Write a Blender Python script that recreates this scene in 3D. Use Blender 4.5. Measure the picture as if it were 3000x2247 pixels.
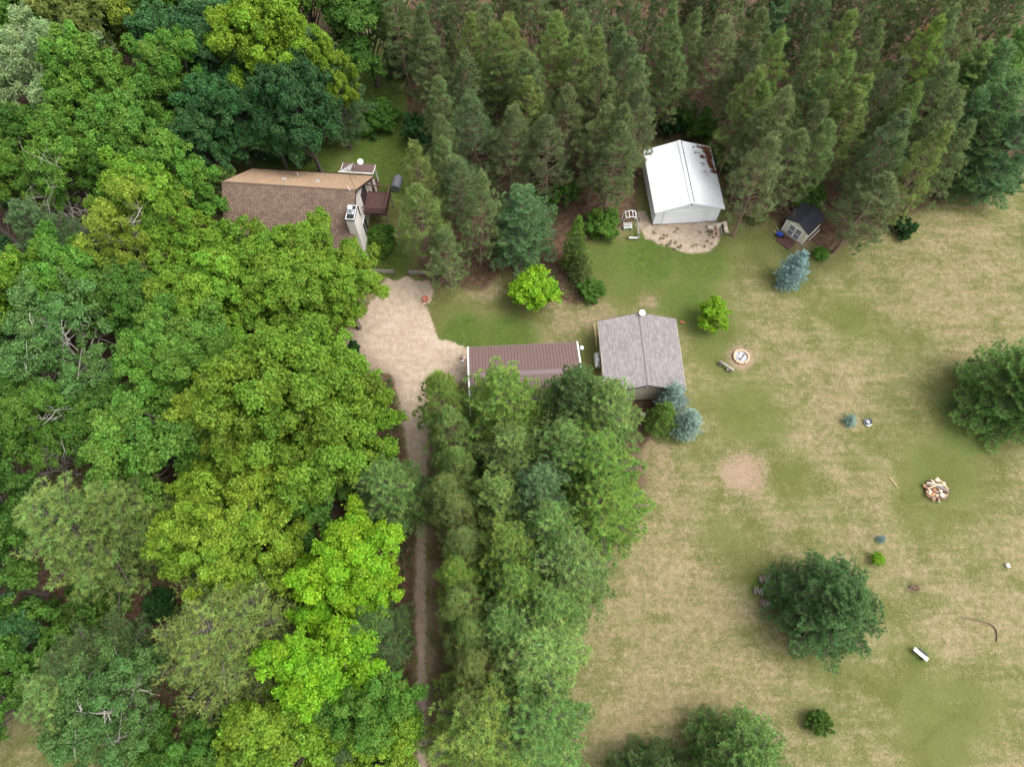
import bpy, bmesh, math, random
import numpy as np
from mathutils import Matrix, Vector
rad = math.radians
for o in list(bpy.data.objects): bpy.data.objects.remove(o)
SC = bpy.context.scene
COL = SC.collection

# ------------------------------------------------------------------ camera, sky, sun, exposure
H = 66.0
PITCH, ROLL, FPX, CX, CY = rad(65.91641), rad(0.32834), 2088.586, 1500.0, 1123.5
s_, c_ = math.sin(PITCH), math.cos(PITCH)
_fw = Vector((0, c_, -s_)); _up = Vector((0, s_, c_)); _rt = Vector((1, 0, 0))
RT = _rt*math.cos(ROLL) - _up*math.sin(ROLL)
UP = _rt*math.sin(ROLL) + _up*math.cos(ROLL)
cam = bpy.data.cameras.new('camera'); cam.sensor_width = 36.0; cam.lens = FPX/3000*36.0
cam.clip_start = 0.5; cam.clip_end = 3000
co = bpy.data.objects.new('camera', cam); COL.objects.link(co)
M = Matrix((( RT.x, UP.x, -_fw.x, 0), (RT.y, UP.y, -_fw.y, 0), (RT.z, UP.z, -_fw.z, H), (0, 0, 0, 1)))
co.matrix_world = M
SC.camera = co

SUN_AZ, SUN_EL = rad(100), rad(60)          # azimuth from +Y towards +X
world = bpy.data.worlds.new('World'); SC.world = world; world.use_nodes = True
wn = world.node_tree; bg = wn.nodes['Background']
sky = wn.nodes.new('ShaderNodeTexSky'); sky.sky_type = 'NISHITA'; sky.sun_disc = False
sky.sun_elevation = SUN_EL; sky.sun_rotation = SUN_AZ; sky.altitude = 300
sky.air_density = 1.0; sky.dust_density = 4.0; sky.ozone_density = 0.6
hs = wn.nodes.new('ShaderNodeHueSaturation'); hs.inputs['Saturation'].default_value = 0.25   # overcast: grey-white sky
wn.links.new(sky.outputs[0], hs.inputs['Color']); wn.links.new(hs.outputs[0], bg.inputs[0])
bg.inputs[1].default_value = 0.15
sun = bpy.data.lights.new('sun', 'SUN'); sun.energy = 1.0; sun.angle = rad(35); sun.color = (1.0, 0.96, 0.9)
so = bpy.data.objects.new('sun', sun); COL.objects.link(so)
sd = Vector((math.sin(SUN_AZ)*math.cos(SUN_EL), math.cos(SUN_AZ)*math.cos(SUN_EL), math.sin(SUN_EL)))
so.rotation_euler = (-sd).to_track_quat('-Z', 'Y').to_euler(); so.location = (0, 0, 120)
SC.view_settings.view_transform = 'Standard'; SC.view_settings.look = 'None'
SC.view_settings.gamma = 1.0; SC.view_settings.exposure = 1.3; SC.view_settings.use_curve_mapping = False
try:
    SC.cycles.max_bounces = 6; SC.cycles.diffuse_bounces = 3; SC.cycles.transmission_bounces = 4; SC.cycles.transparent_max_bounces = 6
    SC.cycles.use_adaptive_sampling = False
    SC.cycles.use_denoising = True; SC.cycles.denoiser = 'OPENIMAGEDENOISE'; SC.cycles.denoising_input_passes = 'RGB_ALBEDO_NORMAL'; SC.cycles.denoising_prefilter = 'ACCURATE'
except Exception: pass

def P(u, v, z=0.0):
    """survey helper: the place at height z that stands at a point of the photograph (3000 px wide)"""
    d = RT*((u-CX)/FPX) + UP*((CY-v)/FPX) + _fw
    t = (z-H)/d.z
    return Vector((d.x*t, d.y*t, z))

# ------------------------------------------------------------------ small helpers
def nd(nt, t, ins=None, **props):
    n = nt.nodes.new(t)
    for k, v in props.items(): setattr(n, k, v)
    for k, v in (ins or {}).items():
        if isinstance(v, bpy.types.NodeSocket): nt.links.new(v, n.inputs[k])
        else: n.inputs[k].default_value = v
    return n
def mth(nt, op, a, b=0.0, clamp=False):
    n = nt.nodes.new('ShaderNodeMath'); n.operation = op; n.use_clamp = clamp
    for i, v in enumerate((a, b)):
        if isinstance(v, bpy.types.NodeSocket): nt.links.new(v, n.inputs[i])
        else: n.inputs[i].default_value = v
    return n.outputs[0]
def mix(nt, f, a, b, mode='MIX'):
    n = nt.nodes.new('ShaderNodeMix'); n.data_type = 'RGBA'; n.blend_type = mode; n.clamp_factor = True
    for i, v in ((0, f), (6, a), (7, b)):
        if isinstance(v, bpy.types.NodeSocket): nt.links.new(v, n.inputs[i])
        else: n.inputs[i].default_value = v if i == 0 else (*v, 1.0)
    return n.outputs[2]
def sstep(nt, v, a, b):
    n = nt.nodes.new('ShaderNodeMapRange'); n.interpolation_type = 'SMOOTHSTEP'
    nt.links.new(v, n.inputs[0]); n.inputs[1].default_value = a; n.inputs[2].default_value = b
    return n.outputs[0]
def noise(nt, vec, scale, detail=3.0, rough=0.55, dist=0.0):
    return nd(nt, 'ShaderNodeTexNoise', {'Vector': vec, 'Scale': scale, 'Detail': detail, 'Roughness': rough, 'Distortion': dist}).outputs[0]
def mat_new(name):
    m = bpy.data.materials.new(name); m.use_nodes = True
    nt = m.node_tree; return m, nt, nt.nodes['Principled BSDF']
def mat(name, col, rough=0.8, metal=0.0, var=0.12, scale=3.0, spec=0.3, bump=0.0, attr=0.0, dirt=None, dscale=0.6):
    """plain surface: base colour, fine variation, optional per-piece tone, optional dirt patches"""
    m, nt, b = mat_new(name)
    pos = nd(nt, 'ShaderNodeTexCoord').outputs['Object']
    n = noise(nt, pos, scale, 5)
    c = mix(nt, n, tuple(x*(1-var) for x in col), tuple(min(1, x*(1+var)) for x in col))
    if dirt:
        d = sstep(nt, noise(nt, pos, dscale, 6, 0.65), 0.5, 0.78)
        c = mix(nt, mth(nt, 'MULTIPLY', d, 0.75), c, dirt)
    if attr:
        a = nd(nt, 'ShaderNodeAttribute', attribute_name='tv').outputs['Fac']
        k = mth(nt, 'ADD', mth(nt, 'MULTIPLY', a, 2*attr), 1-attr)
        c = mix(nt, 1.0, c, nd(nt, 'ShaderNodeCombineColor', {0: k, 1: k, 2: k}).outputs[0], 'MULTIPLY')
    nt.links.new(c, b.inputs['Base Color'])
    b.inputs['Roughness'].default_value = rough; b.inputs['Metallic'].default_value = metal
    b.inputs['Specular IOR Level'].default_value = spec
    if bump:
        bn = nd(nt, 'ShaderNodeBump', {'Strength': 0.6, 'Distance': bump, 'Height': noise(nt, pos, scale*4, 4)})
        nt.links.new(bn.outputs[0], b.inputs['Normal'])
    return m

def mesh_np(name, V, faces, mats=(), attrs=None, smooth=False, midx=None):
    """mesh from numpy: faces = list of int arrays (n,k)"""
    V = np.asarray(V, np.float32).reshape(-1, 3)
    faces = [np.asarray(f, np.int32) for f in faces if len(f)]
    me = bpy.data.meshes.new(name)
    me.vertices.add(len(V)); me.vertices.foreach_set('co', V.ravel())
    tot = sum(f.size for f in faces); npoly = sum(len(f) for f in faces)
    me.loops.add(tot); me.loops.foreach_set('vertex_index', np.concatenate([f.ravel() for f in faces]))
    me.polygons.add(npoly)
    ls = []; st = 0
    for f in faces:
        ls.append(st + np.arange(len(f))*f.shape[1]); st += f.size
    me.polygons.foreach_set('loop_start', np.concatenate(ls).astype(np.int32))
    if smooth: me.polygons.foreach_set('use_smooth', np.ones(npoly, bool))
    if midx is not None: me.polygons.foreach_set('material_index', np.asarray(midx, np.int32))
    for k, a in (attrs or {}).items():
        at = me.attributes.new(k, 'FLOAT', 'POINT'); at.data.foreach_set('value', np.asarray(a, np.float32))
    for m in mats: me.materials.append(m)
    me.update(calc_edges=True)
    return me
def link(name, me, parent=None, loc=None, rot=None, scale=None):
    o = bpy.data.objects.new(name, me); COL.objects.link(o)
    if parent is not None: o.parent = parent
    if loc is not None: o.location = loc
    if rot is not None: o.rotation_euler = rot
    if scale is not None: o.scale = scale
    return o
def tag(o, label=None, cat=None, group=None, kind=None):
    if label: o['label'] = label
    if cat: o['category'] = cat
    if group: o['group'] = group
    if kind: o['kind'] = kind
    return o
def thing(name, label, cat, loc=(0, 0, 0), rz=0.0, group=None):
    o = link(name, None, None, loc, (0, 0, rz)); o.empty_display_size = 0.3
    return tag(o, label, cat, group)

class MB:
    """collects primitives, then builds ONE mesh object"""
    def __init__(s): s.V = []; s.F = []; s.n = 0
    def add(s, V, F):
        V = [tuple(v) for v in V]
        s.V += V; s.F += [tuple(i+s.n for i in f) for f in F]; s.n += len(V); return s
    def box(s, c, d, rz=0.0, M=None):
        x, y, z = d[0]/2, d[1]/2, d[2]/2
        V = [Vector((a*x, b*y, e*z)) for a in (-1, 1) for b in (-1, 1) for e in (-1, 1)]
        R = M if M is not None else Matrix.Rotation(rz, 3, 'Z')
        V = [R @ v + Vector(c) for v in V]
        return s.add(V, [(0, 1, 3, 2), (4, 6, 7, 5), (0, 4, 5, 1), (2, 3, 7, 6), (0, 2, 6, 4), (1, 5, 7, 3)])
    def bar(s, a, b, w, h=None):
        """square bar from a to b"""
        a = Vector(a); b = Vector(b); d = b-a; L = d.length
        q = d.to_track_quat('X', 'Z').to_matrix()
        return s.box((a+b)/2, (L, w, h or w), M=q)
    def tube(s, pts, r, n=8, cap=True):
        pts = [Vector(p) for p in pts]; rr = r if isinstance(r, (list, tuple)) else [r]*len(pts)
        V = []; F = []
        for i, p in enumerate(pts):
            d = (pts[min(i+1, len(pts)-1)]-pts[max(i-1, 0)]).normalized()
            x = d.orthogonal().normalized(); y = d.cross(x)
            if i and x.dot(px) < 0.9:
                x = (px - d*px.dot(d)).normalized(); y = d.cross(x)
            px = x
            for k in range(n):
                t = 2*math.pi*k/n; V.append(p+(x*math.cos(t)+y*math.sin(t))*rr[i])
        for i in range(len(pts)-1):
            for k in range(n): F.append((i*n+k, i*n+(k+1) % n, (i+1)*n+(k+1) % n, (i+1)*n+k))
        if cap: F.append(tuple(range(n-1, -1, -1))); F.append(tuple((len(pts)-1)*n+k for k in range(n)))
        return s.add(V, F)
    def lathe(s, prof, n=20, c=(0, 0, 0), M=None):
        V = []; F = []; c = Vector(c)
        for r, z in prof:
            for k in range(n):
                t = 2*math.pi*k/n; v = Vector((r*math.cos(t), r*math.sin(t), z)); V.append((M @ v if M else v)+c)
        for i in range(len(prof)-1):
            for k in range(n): F.append((i*n+k, i*n+(k+1) % n, (i+1)*n+(k+1) % n, (i+1)*n+k))
        F.append(tuple(range(n-1, -1, -1))); F.append(tuple((len(prof)-1)*n+k for k in range(n)))
        return s.add(V, F)
    def prism(s, poly, axis_vec):
        """closed polygon (3D points) swept along a vector"""
        a = [Vector(p) for p in poly]; d = Vector(axis_vec); n = len(a)
        V = a+[p+d for p in a]
        F = [tuple(range(n-1, -1, -1)), tuple(range(n, 2*n))]+[(i, (i+1) % n, n+(i+1) % n, n+i) for i in range(n)]
        return s.add(V, F)
    def mesh(s, name, m=None, smooth=False, bevel=0.0):
        me = bpy.data.meshes.new(name); me.from_pydata([tuple(v) for v in s.V], [], s.F)
        bm = bmesh.new(); bm.from_mesh(me); bmesh.ops.recalc_face_normals(bm, faces=bm.faces)
        if bevel: bmesh.ops.bevel(bm, geom=bm.edges[:], offset=bevel, segments=1, affect='EDGES', profile=0.7)
        bm.to_mesh(me); bm.free()
        if smooth:
            for p in me.polygons: p.use_smooth = True
        if m: me.materials.append(m)
        return me
    def build(s, name, m=None, parent=None, smooth=False, bevel=0.0, **k):
        return link(name, s.mesh(name, m, smooth, bevel), parent, **k)

# ------------------------------------------------------------------ ground masks (places and shapes of real ground covers)
def W2(pts): return np.array([P(u, v, 0)[:2] for u, v in pts])
def sdist(poly, X, Y):
    d2 = np.full(X.shape, 1e9); ins = np.zeros(X.shape, bool); n = len(poly)
    for i in range(n):
        ax, ay = poly[i]; bx, by = poly[(i+1) % n]; ex, ey = bx-ax, by-ay
        wx, wy = X-ax, Y-ay; t = np.clip((wx*ex+wy*ey)/(ex*ex+ey*ey+1e-12), 0, 1)
        d2 = np.minimum(d2, (wx-ex*t)**2+(wy-ey*t)**2)
        c = ((ay > Y) != (by > Y)) & (X < (bx-ax)*(Y-ay)/(by-ay+1e-12)+ax); ins ^= c
    return np.where(ins, -1, 1)*np.sqrt(d2)
def soft(sd, w): 
    t = np.clip(0.5-sd/(2*w), 0, 1); return t*t*(3-2*t)
DRIVE = W2([(1128,812),(1165,822),(1195,808),(1215,822),(1255,822),(1272,850),(1262,880),(1245,892),(1262,925),(1275,965),(1280,992),(1320,998),(1350,1012),(1376,1022),(1380,1118),(1300,1124),(1262,1180),(1254,1300),(1252,1420),(1250,1500),(1246,1600),(1250,1700),(1244,1900),(1250,2100),(1248,2360),(1222,2360),(1219,2100),(1223,1900),(1213,1750),(1220,1600),(1227,1450),(1196,1340),(1172,1200),(1148,1095),(1062,1090),(1046,1050),(1000,1005),(975,985),(1040,940),(1100,870)])
APRON = W2([(1868,620),(1890,618),(1912,655),(2098,642),(2112,668),(2108,706),(2090,733),(2045,742),(2000,738),(1958,722),(1925,712),(1895,696),(1875,672)])
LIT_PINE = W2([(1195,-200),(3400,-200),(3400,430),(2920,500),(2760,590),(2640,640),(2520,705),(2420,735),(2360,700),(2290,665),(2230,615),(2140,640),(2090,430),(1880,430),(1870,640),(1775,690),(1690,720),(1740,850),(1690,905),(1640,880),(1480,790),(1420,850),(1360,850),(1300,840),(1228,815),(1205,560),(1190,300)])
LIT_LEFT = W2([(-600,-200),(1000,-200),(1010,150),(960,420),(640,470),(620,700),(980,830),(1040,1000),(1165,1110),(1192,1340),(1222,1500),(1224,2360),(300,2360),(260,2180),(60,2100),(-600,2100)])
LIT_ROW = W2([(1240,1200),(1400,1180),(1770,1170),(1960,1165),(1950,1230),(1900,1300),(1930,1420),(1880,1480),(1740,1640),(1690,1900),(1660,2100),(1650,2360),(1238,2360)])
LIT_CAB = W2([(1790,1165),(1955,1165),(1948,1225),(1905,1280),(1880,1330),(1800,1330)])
BARE = [(1278,1330,1.3,.7),(1275,1450,1.3,.8),(1272,1560,1.3,.8),(1278,1680,1.4,.8),(1275,1800,1.4,.8),(1272,1920,1.3,.8),(1285,2060,1.4,.7),(1280,2200,1.4,.7),(1900,1330,2.6,.6),(1960,1180,1.8,.6),(2180,1385,2.6,.78),(2240,1750,3.2,.35),(1930,1390,2.8,.55),(2171,1046,1.55,1.0),(1420,850,2.0,.45),(1650,925,3.2,.5),(1760,940,2.6,.5),(1900,880,1.4,.6),(1700,900,2.2,.5),(1890,1200,2.4,.8),(1720,1690,2.6,.45),(2030,655,2.5,.5),(1800,660,2.0,.7),(2340,690,2.0,.8),(2150,850,1.4,.35),(2280,830,1.2,.4),(2700,1950,1.6,.3),(1640,980,1.6,.5),(1730,1060,1.0,.5)]
LUSH = [(1900,760,4.2,.9),(2050,760,4.2,.85),(2020,880,4.0,.8),(1960,860,3.5,.7),(1360,980,3.2,.9),(1490,985,3.4,.9),(1330,930,2.6,.6),(1120,420,5.5,.95),(1150,520,4.5,.95),(1120,230,5.0,.9),(1150,330,4.0,.9),(1140,760,3.0,.95),(880,480,6.0,.9),(2090,960,3.2,.7),(2120,1060,2.2,.6),(2080,1020,2.6,.6),(2490,930,2.6,.55),(2200,1210,4.0,.6),(2250,1260,2.8,.6),(2340,1390,2.6,.5),(2760,1390,4.0,.6),(2700,1480,3.0,.5),(2830,1270,3.4,.65),(2800,1180,2.5,.6),(2230,1720,1.3,1.0),(2690,1925,1.0,.9),(2400,2115,1.6,.6),(2700,2050,3.0,.5),(2750,2150,3.6,.5),(2840,2080,3.4,.5),(2320,800,3.5,.4),(2650,1000,3.0,.35),(1730,1030,1.4,.6),(2100,1570,2.4,.45),(2150,1600,2.2,.45),(1780,760,3.5,.8),(1830,830,3.0,.7),(2160,700,3.2,.55),(2220,720,3,.5),(1650,1030,1.6,.5),(2520,1330,2.4,.35),(2420,1920,3,.4)]
DRYB = [(1980,1780,6,.5),(1900,1950,6,.5),(2000,1640,5,.45),(2300,1230,4,.35),(2430,1150,4,.4),(2500,1010,4,.25),(2870,880,6,.4),(2250,1000,4,.3),(2850,1830,4,.4),(2600,1600,4,.25),(2050,1480,4,.35),(2450,1350,4,.2),(2350,1080,4,.3),(2700,900,5,.25)]
def masks(X, Y):
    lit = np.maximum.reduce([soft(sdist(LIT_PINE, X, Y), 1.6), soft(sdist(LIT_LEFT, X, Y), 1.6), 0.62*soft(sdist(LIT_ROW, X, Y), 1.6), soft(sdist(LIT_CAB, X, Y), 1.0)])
    grav = np.maximum(soft(sdist(DRIVE, X, Y), 0.65), soft(sdist(APRON, X, Y), 0.7))
    def blobs(L):
        a = np.zeros(X.shape)
        for u, v, r, s in L:
            q = P(u, v); a = np.maximum(a, s*np.clip(1.35*np.exp(-0.5*(((X-q.x)**2+(Y-q.y)**2)/(r*0.72)**2)), 0, 1))
        return a
    return dict(mlit=lit, mgrav=grav, mbare=blobs(BARE), mlush=blobs(LUSH), mdry=blobs(DRYB))

def ground_material():
    m, nt, b = mat_new('ground_cover')
    pos = nd(nt, 'ShaderNodeNewGeometry').outputs['Position']
    A = lambda n: nd(nt, 'ShaderNodeAttribute', attribute_name=n).outputs['Fac']
    n1 = noise(nt, pos, 0.07, 3); n2 = noise(nt, pos, 0.33, 4, 0.6, 0.6); n3 = noise(nt, pos, 1.7, 5, 0.65); n4 = noise(nt, pos, 5.5, 3, 0.75); n5 = noise(nt, pos, 13, 2, 0.7)
    stre = nd(nt, 'ShaderNodeMapping', {'Vector': pos, 'Rotation': (0, 0, 0.35), 'Scale': (0.25, 1.5, 1)}).outputs[0]
    n6 = noise(nt, stre, 0.8, 4, 0.6)
    add = lambda *t: t[0] if len(t) == 1 else mth(nt, 'ADD', t[0], add(*t[1:]))
    mul = lambda a, k: mth(nt, 'MULTIPLY', a, k)
    cen = lambda a, k: mth(nt, 'MULTIPLY', mth(nt, 'SUBTRACT', a, 0.5), k)
    dry = add(cen(n1, 1.0), cen(n2, 0.9), cen(n3, 0.9), cen(n4, 1.3), cen(n5, 0.7), cen(n6, 1.3), mul(A('mdry'), 0.55), mul(A('mlush'), -0.75), 0.34)
    dry = sstep(nt, dry, 0.0, 1.0)
    green = mix(nt, sstep(nt, n2, 0.3, 0.7), (0.108, 0.118, 0.034), (0.150, 0.154, 0.056))
    tan = mix(nt, sstep(nt, n3, 0.3, 0.72), (0.218, 0.174, 0.092), (0.292, 0.236, 0.138))
    c = mix(nt, dry, green, tan)
    lm = sstep(nt, add(A('mlush'), cen(n2, 0.9), cen(n3, 0.6), cen(n4, 0.9)), 0.35, 1.1)
    c = mix(nt, mul(lm, 0.92), c, mix(nt, sstep(nt, n3, .3, .7), (0.042, 0.086, 0.012), (0.086, 0.136, 0.024)))
    bm_ = sstep(nt, add(A('mbare'), cen(n2, 0.7), cen(n3, 0.7), cen(n4, 0.6)), 0.25, 0.95)
    c = mix(nt, mul(bm_, 0.85), c, mix(nt, n3, (0.270, 0.180, 0.128), (0.335, 0.245, 0.175)))
    lt = sstep(nt, add(A('mlit'), cen(n2, 0.6), cen(n3, 0.35)), 0.35, 0.75)
    lcol = mix(nt, sstep(nt, n3, 0.35, 0.7), (0.080, 0.050, 0.032), (0.145, 0.092, 0.060))
    lcol = mix(nt, mul(sstep(nt, add(n2, cen(n1, 0.6)), 0.56, 0.68), 0.7), lcol, (0.075, 0.105, 0.028))
    c = mix(nt, lt, c, lcol)
    gm = sstep(nt, add(A('mgrav'), cen(n3, 0.7), cen(n4, 0.6), cen(n2, 0.5)), 0.3, 0.72)
    gcol = mix(nt, sstep(nt, n3, 0.3, 0.75), (0.37, 0.285, 0.205), (0.49, 0.395, 0.30))
    gcol = mix(nt, mul(sstep(nt, n2, 0.5, 0.72), 0.45), gcol, (0.50, 0.435, 0.36))
    gcol = mix(nt, mul(sstep(nt, n5, 0.62, 0.72), 0.5), gcol, (0.24, 0.15, 0.09))
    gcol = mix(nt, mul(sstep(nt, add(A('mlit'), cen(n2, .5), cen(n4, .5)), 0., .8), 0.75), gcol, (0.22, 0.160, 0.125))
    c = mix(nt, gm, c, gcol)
    sp = add(cen(n4, 0.6), cen(n5, 1.25), 1.0)
    sp = nd(nt, 'ShaderNodeCombineColor', {0: sp, 1: sp, 2: sp}).outputs[0]
    c = mix(nt, 1.0, c, sp, 'MULTIPLY')
    nt.links.new(c, b.inputs['Base Color']); b.inputs['Roughness'].default_value = 0.95; b.inputs['Specular IOR Level'].default_value = 0.1
    hgt = add(mul(n4, 0.6), mul(n5, 0.5), mul(n3, 0.5))
    bn = nd(nt, 'ShaderNodeBump', {'Strength': 0.7, 'Distance': 0.16, 'Height': hgt})
    nt.links.new(bn.outputs[0], b.inputs['Normal'])
    return m
GM = ground_material()
rngG = np.random.default_rng(5)
def grid_mesh(name, xs, ys, z0, keep=None, relief=0.05):
    X, Y = np.meshgrid(xs, ys); Xf, Yf = X.ravel(), Y.ravel()
    Z = z0+relief*(np.sin(Xf*0.9+Yf*0.31)*np.sin(Yf*0.73-Xf*0.2)+0.5*np.sin(Xf*2.3)*np.sin(Yf*1.9)-1.5)*np.exp(-(np.abs(Xf)/120)**4)
    V = np.stack([Xf, Yf, Z], 1); nx = len(xs)
    i = (np.arange(len(ys)-1)[:, None]*nx+np.arange(nx-1)[None]).ravel()
    F = np.stack([i, i+1, i+nx+1, i+nx], 1)
    at = masks(Xf, Yf)
    if keep is not None:
        k = keep(Xf, Yf); F = F[k[F].all(1)]
        use = np.unique(F); re = np.zeros(len(V), int); re[use] = np.arange(len(use)); V = V[use]; F = re[F]; at = {n: a[use] for n, a in at.items()}
    return mesh_np(name, V, [F], [GM], at, smooth=True)
far = lambda a, b, n: np.geomspace(a, b, n)
xs = np.concatenate([-far(700, 84, 8), np.arange(-80, 80.01, 0.7), far(84, 700, 8)])
ys = np.concatenate([-far(600, 16, 8), np.arange(-13, 112.01, 0.7), far(116, 900, 9)])
tag(link('ground', grid_mesh('ground', xs, ys, 0.0)), 'patchy lawn, bare soil and needle-strewn woodland floor', kind='structure')
bx = lambda poly, m=0.7: (poly[:, 0].min()-m, poly[:, 0].max()+m, poly[:, 1].min()-m, poly[:, 1].max()+m)
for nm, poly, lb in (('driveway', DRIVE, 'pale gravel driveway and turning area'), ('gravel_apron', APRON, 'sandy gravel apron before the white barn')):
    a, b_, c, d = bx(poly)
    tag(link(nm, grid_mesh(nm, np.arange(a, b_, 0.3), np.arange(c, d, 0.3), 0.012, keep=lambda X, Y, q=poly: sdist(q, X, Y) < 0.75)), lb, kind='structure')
# ------------------------------------------------------------------ materials for built things
m_white = mat('white_metal', (0.80, 0.82, 0.84), 0.45, 0, 0.03, 1.2, 0.4)
m_whiteroof = mat('white_roof_metal', (0.80, 0.82, 0.83), 0.4, 0, 0.04, 0.8, 0.45, dirt=(0.68, 0.68, 0.66), dscale=0.5)
m_whitetrim = mat('white_paint', (0.80, 0.79, 0.76), 0.6, 0, 0.05, 2)
m_black = mat('black_metal', (0.02, 0.022, 0.025), 0.5)
m_darkgl = mat('dark_glass', (0.02, 0.022, 0.028), 0.12, 0, 0.05, 2, 0.6)
m_brownroof = mat('brown_roof_metal', (0.165, 0.106, 0.096), 0.5, 0, 0.08, 0.9, 0.4, attr=0.05, dirt=(0.195, 0.138, 0.125), dscale=0.35)
m_cap = mat('brown_ridge_metal', (0.20, 0.145, 0.150), 0.5, 0, 0.06)
m_deck = mat('brown_stained_wood', (0.115, 0.058, 0.050), 0.6, 0, 0.15, 4, attr=0.12)
m_cream = mat('cream_siding', (0.66, 0.60, 0.52), 0.8, 0, 0.06, 1.4, dirt=(0.54, 0.48, 0.41))
m_stucco = mat('white_stucco', (0.74, 0.70, 0.65), 0.85, 0, 0.06, 1.5, bump=0.01, dirt=(0.62, 0.57, 0.52))
m_tan = mat('tan_siding', (0.47, 0.43, 0.33), 0.8, 0, 0.06, 1.2)
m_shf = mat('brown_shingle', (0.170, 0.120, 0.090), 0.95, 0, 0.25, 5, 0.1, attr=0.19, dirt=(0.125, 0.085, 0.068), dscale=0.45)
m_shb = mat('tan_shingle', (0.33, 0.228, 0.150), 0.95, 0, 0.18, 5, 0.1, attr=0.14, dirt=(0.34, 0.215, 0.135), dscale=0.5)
m_shg = mat('grey_shingle', (0.252, 0.229, 0.226), 0.95, 0, 0.10, 3, 0.1, attr=0.17)
m_asph = mat('black_roll_roofing', (0.040, 0.044, 0.052), 0.9, 0, 0.2, 6, 0.15, bump=0.01)
m_fascia = mat('dark_fascia', (0.05, 0.035, 0.03), 0.7)
m_grey = mat('weathered_wood', (0.30, 0.27, 0.245), 0.9, 0, 0.25, 6, 0.1)
m_greyd = mat('dark_weathered_wood', (0.16, 0.13, 0.11), 0.9, 0, 0.3, 6, 0.1)
m_steel = mat('galvanised_steel', (0.55, 0.57, 0.58), 0.35, 0.7, 0.15, 3)
m_dish = mat('light_grey_dish', (0.66, 0.65, 0.66), 0.5, 0, 0.05)
m_dish2 = mat('dark_grey_dish', (0.16, 0.16, 0.18), 0.5, 0, 0.1)
m_panel = mat('grey_door_panel', (0.20, 0.215, 0.225), 0.7, 0, 0.08)
m_shedw = mat('shed_cream', (0.66, 0.61, 0.50), 0.8, 0, 0.06)
m_needle = mat('dead_needles', (0.20, 0.085, 0.05), 0.95, 0, 0.4, 8, 0.05, attr=0.35)
m_stone = mat('tan_stone', (0.55, 0.39, 0.26), 0.9, 0, 0.25, 6, 0.1, bump=0.01)
m_ash = mat('grey_ash', (0.36, 0.365, 0.385), 0.95, 0, 0.5, 7, 0.05, bump=0.03)
m_log = mat('pale_cut_wood', (0.60, 0.42, 0.25), 0.85, 0, 0.3, 8, 0.1)
m_bark0 = mat('brown_bark', (0.19, 0.125, 0.09), 0.95, 0, 0.35, 8, 0.05)
m_red = mat('brick_red', (0.42, 0.14, 0.10), 0.85, 0, 0.25, 5)
m_blue = mat('blue_plastic', (0.02, 0.05, 0.30), 0.5)
m_cloth = mat('tarp_cloth', (0.60, 0.52, 0.43), 0.9, 0, 0.15, 3, 0.1)
m_soil = mat('red_brown_mulch', (0.16, 0.075, 0.05), 0.95, 0, 0.35, 6, 0.05, bump=0.03)
m_green = mat('pale_green_paint', (0.38, 0.55, 0.42), 0.6)
m_pot = mat('dark_plastic', (0.05, 0.07, 0.075), 0.5)

def panel_mesh(name, w, L, m, ribs=1, rh=0.03, th=0.02):
    """sheet-metal panel: lies in x (width w) by y (length L, downslope), ribs along y"""
    b = MB(); prof = [(-w/2, 0)]
    for k in range(ribs):
        x = -w/2+(k+0.12)*w/ribs; prof += [(x, 0), (x+0.025, rh), (x+0.055, rh), (x+0.08, 0)]
    prof += [(w/2-0.003, 0), (w/2-0.003, -th), (-w/2, -th)]
    b.prism([(x, 0, z) for x, z in prof], (0, L, 0))
    return b.mesh(name, m)
def slope_frame(o, ridge_dir, down_dir):
    """matrix whose x runs along the ridge, y runs down the slope"""
    x = Vector(ridge_dir).normalized(); y = Vector(down_dir).normalized(); z = x.cross(y)
    if z.z < 0: x = -x; z = -z
    return Matrix(((x.x, y.x, z.x, o[0]), (x.y, y.y, z.y, o[1]), (x.z, y.z, z.z, o[2]), (0, 0, 0, 1)))
def put_panels(parent, me, n, w, M, x0):
    for k in range(n):
        o = link('roof_panel', me, parent); o.matrix_local = M @ Matrix.Translation((x0+(k+0.5)*w, 0, 0))
def shingles(name, parent, Lr, Ls, M, tabw, expo, m, seed, jit=0.3, th=0.012):
    """courses of shingle tabs, joined: x along ridge (centred, length Lr), y downslope 0..Ls"""
    rg = np.random.default_rng(seed); V = []; T = []
    rows = int(Ls/expo)
    for r in range(rows+1):
        y0 = max(0, Ls-(r+1)*expo); y1 = Ls-r*expo
        if y1 <= 0.02: break
        x = -Lr/2-rg.random()*tabw; 
        while x < Lr/2:
            w = tabw*(1+jit*(rg.random()-0.5)*2); a, b = max(x, -Lr/2), min(x+w-0.012, Lr/2); x += w
            if b-a < 0.02: continue
            z = th*(0.7+0.6*rg.random())
            V += [(a, y0, 0.001), (b, y0, 0.001), (b, y1, z), (a, y1, z), (a, y1, -0.012), (b, y1, -0.012)]; T += [rg.random()]*6
    n = len(V)//6; i = np.arange(n)[:, None]*6
    me = mesh_np(name, V, [i+np.array([[0, 3, 2, 1]])[:, ::-1], i+np.array([[3, 4, 5, 2]]), i+np.array([[0, 4, 3, 3]])[:, :3], i+np.array([[1, 2, 5, 5]])[:, :3]], [m], {'tv': T})
    o = link(name, me, parent); o.matrix_local = M; o['kind'] = 'stuff'
    return o
def roof_board(parent, M, Lr, Ls, m, th=0.12, name='roof_deck'):
    o = MB().box((0, Ls/2, -th/2-0.016), (Lr, Ls, th)).build(name, m, parent); o.matrix_local = M; return o
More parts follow.
